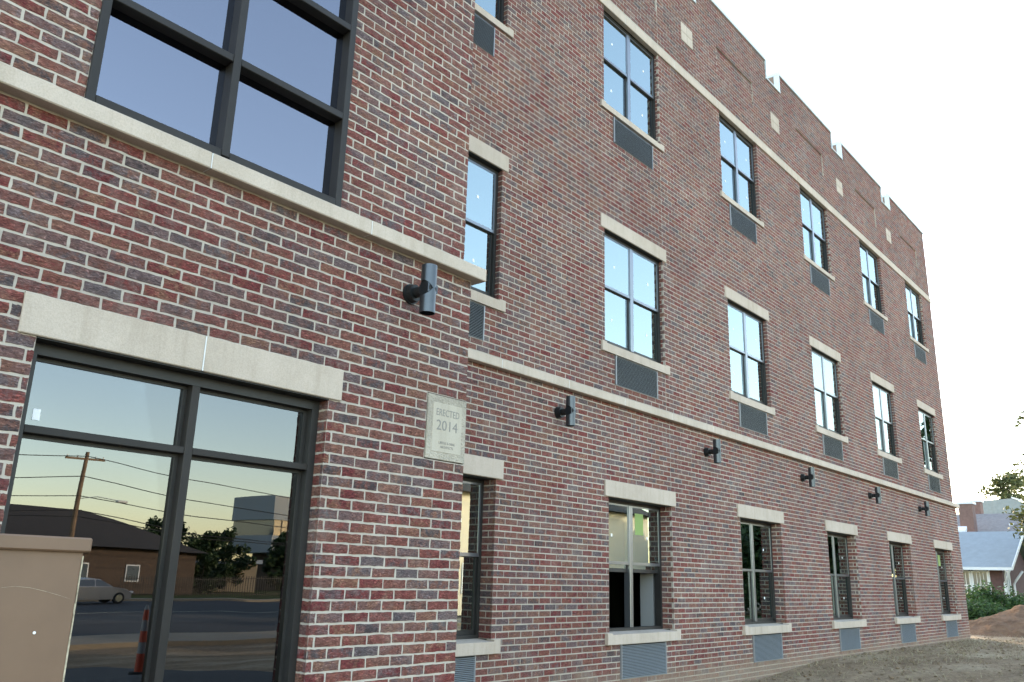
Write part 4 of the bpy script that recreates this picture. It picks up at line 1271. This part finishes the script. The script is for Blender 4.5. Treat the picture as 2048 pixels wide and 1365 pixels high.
for i in range(5): MB().box(-3.0+i*2.4, -2.9+i*2.4, -0.249, -0.21, 5.7, 7.299).build("glazing_bar", FRAME2, mb_)
lw = empty("low_shop", (44, -72, -0.4)); tag(lw, "low pale shop building between trees across the street", "building")
MB().box(-4, 7, -6, 0, 0, 2.6).build("wall", simple("shop_wall", (0.20, 0.17, 0.13), 0.9), lw); MB().box(-4.3, 7.3, -6.3, 0.3, 2.601, 3.0).build("roof", simple("shop_roof", (0.2, 0.25, 0.32), 0.8), lw)
fn = empty("picket_fence", (30, -57.5, -0.4)); tag(fn, "dark metal picket fence along the far side of the street", "fence")
pk = MB().box(-0.02, 0.02, -0.02, 0.02, 0, 1.5).build("picket", FRAME, fn)
for i in range(1, 180):
    q = pk.copy(); COL.objects.link(q); q.location = (i*0.2, 0, 0)
for zz in (0.2, 1.3): MB().box(-0.03, 36, -0.05, -0.021, zz, zz+0.05).build("rail", FRAME, fn)

# orange channeliser
ORANGE = simple("safety_orange", (0.42, 0.05, 0.018), 0.5); REFL = simple("white_sheeting", (0.2, 0.21, 0.22), 0.5)
cn = empty("traffic_channeliser", (7.6, -10.0, -0.26)); tag(cn, "tall orange and white traffic channeliser standing behind the photographer", "traffic cone")
cn.location.z = zbase(7.6, -10.0)
MB().tube([(0, 0, 0), (0, 0, 0.06)], [0.17, 0.15], 12).build("rubber_base", BLACK, cn)
hz = [0.06, 0.34, 0.52, 0.70, 0.88, 1.06, 1.14]; rd = [0.075, 0.068, 0.062, 0.056, 0.048, 0.04, 0.02]
for i in range(6): MB().tube([(0, 0, hz[i]), (0, 0, hz[i+1])], [rd[i], rd[i+1]], 14).build("band", ORANGE if i % 2 == 0 else REFL, cn)

# trees mirrored in the glass
refl_trees = [((41.5, -66, -.4), 5.0, 2.6, "bushy tree right of the hipped building across the street"), ((47, -84, -.4), 7.0, 3.6, "distant rounded tree behind the low shop across the street"),
              ((46.5, -72, -.4), 5.6, 3.0, "low bushy tree beside the low shop across the street"), ((50, -66, -.4), 5.2, 2.2, "slender tree beside the pale modern block across the street"),
              ((66, -68, -.4), 9, 4.2, "broad tree past the pale modern block across the street")]
for i, (l, h, r_, nm) in enumerate(refl_trees): tree("street_tree", nm, l, h, r_, 44, 3600, 0.24, 40+i, LEAF_C, 0.10, "trees across the street")
side = [((62, -4.6, 0), 15, 4.2, "tall tree beside the yard, mirrored in the last upper window"), ((58, -14, 0), 7.2, 3.6, "round tree at the end of the yard to the right of the camera"),
        ((57, -17, 0), 6.4, 3.4, "second round tree along the right-hand side of the yard"), ((63, -20, 0), 7.4, 4.0, "wide dark tree at the back of the yard's right-hand side"),
        ((70, -19, 0), 8.0, 4.4, "round-headed dark tree furthest along the right-hand side of the yard"), ((78, -25, 0), 8.4, 4.6, "large dark tree behind the yard's right-hand row"), ((68, -11.5, 0), 6.6, 3.4, "low dark tree near the tall tree beside the yard"),
        ((65, -24, 0), 6.2, 3.2, "small dark tree nearest the street on the right-hand side of the yard")]
for i, (l, h, r_, nm) in enumerate(side): tree("yard_tree", nm, l, h, r_, 70, 9000, 0.30, 60+i, LEAF_C, 0.03 if i else 0.2, "trees right of the yard")
# sunlit pale house reflected in the first ground-floor windows
ph_ = empty("cream_house", (41, -24, -0.4)); tag(ph_, "sunlit cream house across the lot, mirrored in the open ground-floor window", "house")
CRM = simple("cream_siding", (0.60, 0.53, 0.41), 0.8)
MB().box(-11, 12, -7, 0, 0, 6.4).build("wall", CRM, ph_)
m_ = MB(); m_.prism([(0.6, 6.4), (-3.5, 8.2), (-7.6, 6.4)], -11.5, 12.5, 'x'); m_.build("roof", BRROOF, ph_)
for xx in (-9.5, -6.5, -3.5, -0.5, 2.5, 5.5, 8.5, 11.0):
    w = MB().box(xx-0.5, xx+0.5, 0.001, 0.05, 1.1, 2.7).build("window", WHITE, ph_); MB().box(xx-0.42, xx+0.42, 0.051, 0.07, 1.2, 2.6).build("pane", HGLASS, w)

hidden = [((47, 17.5, 0), 12, 4.5, "tall tree behind the neighbouring house, left of its roof"), ((53, 24, 0), 14, 5.0, "unseen tallest tree added behind the neighbouring house to shade the yard"), ((44, 25, 0), 13, 4.6, "unseen broad tree added for shade behind the far end of the brick building")]  # out-of-view trees added to block the sun from heap and yard
for i, (l, h, r_, nm) in enumerate(hidden): tree("added_shade_tree", nm, l, h, r_, 50, 4200, 0.26, 80+i, LEAF_A, 0.12, "unseen trees added to shade the yard")
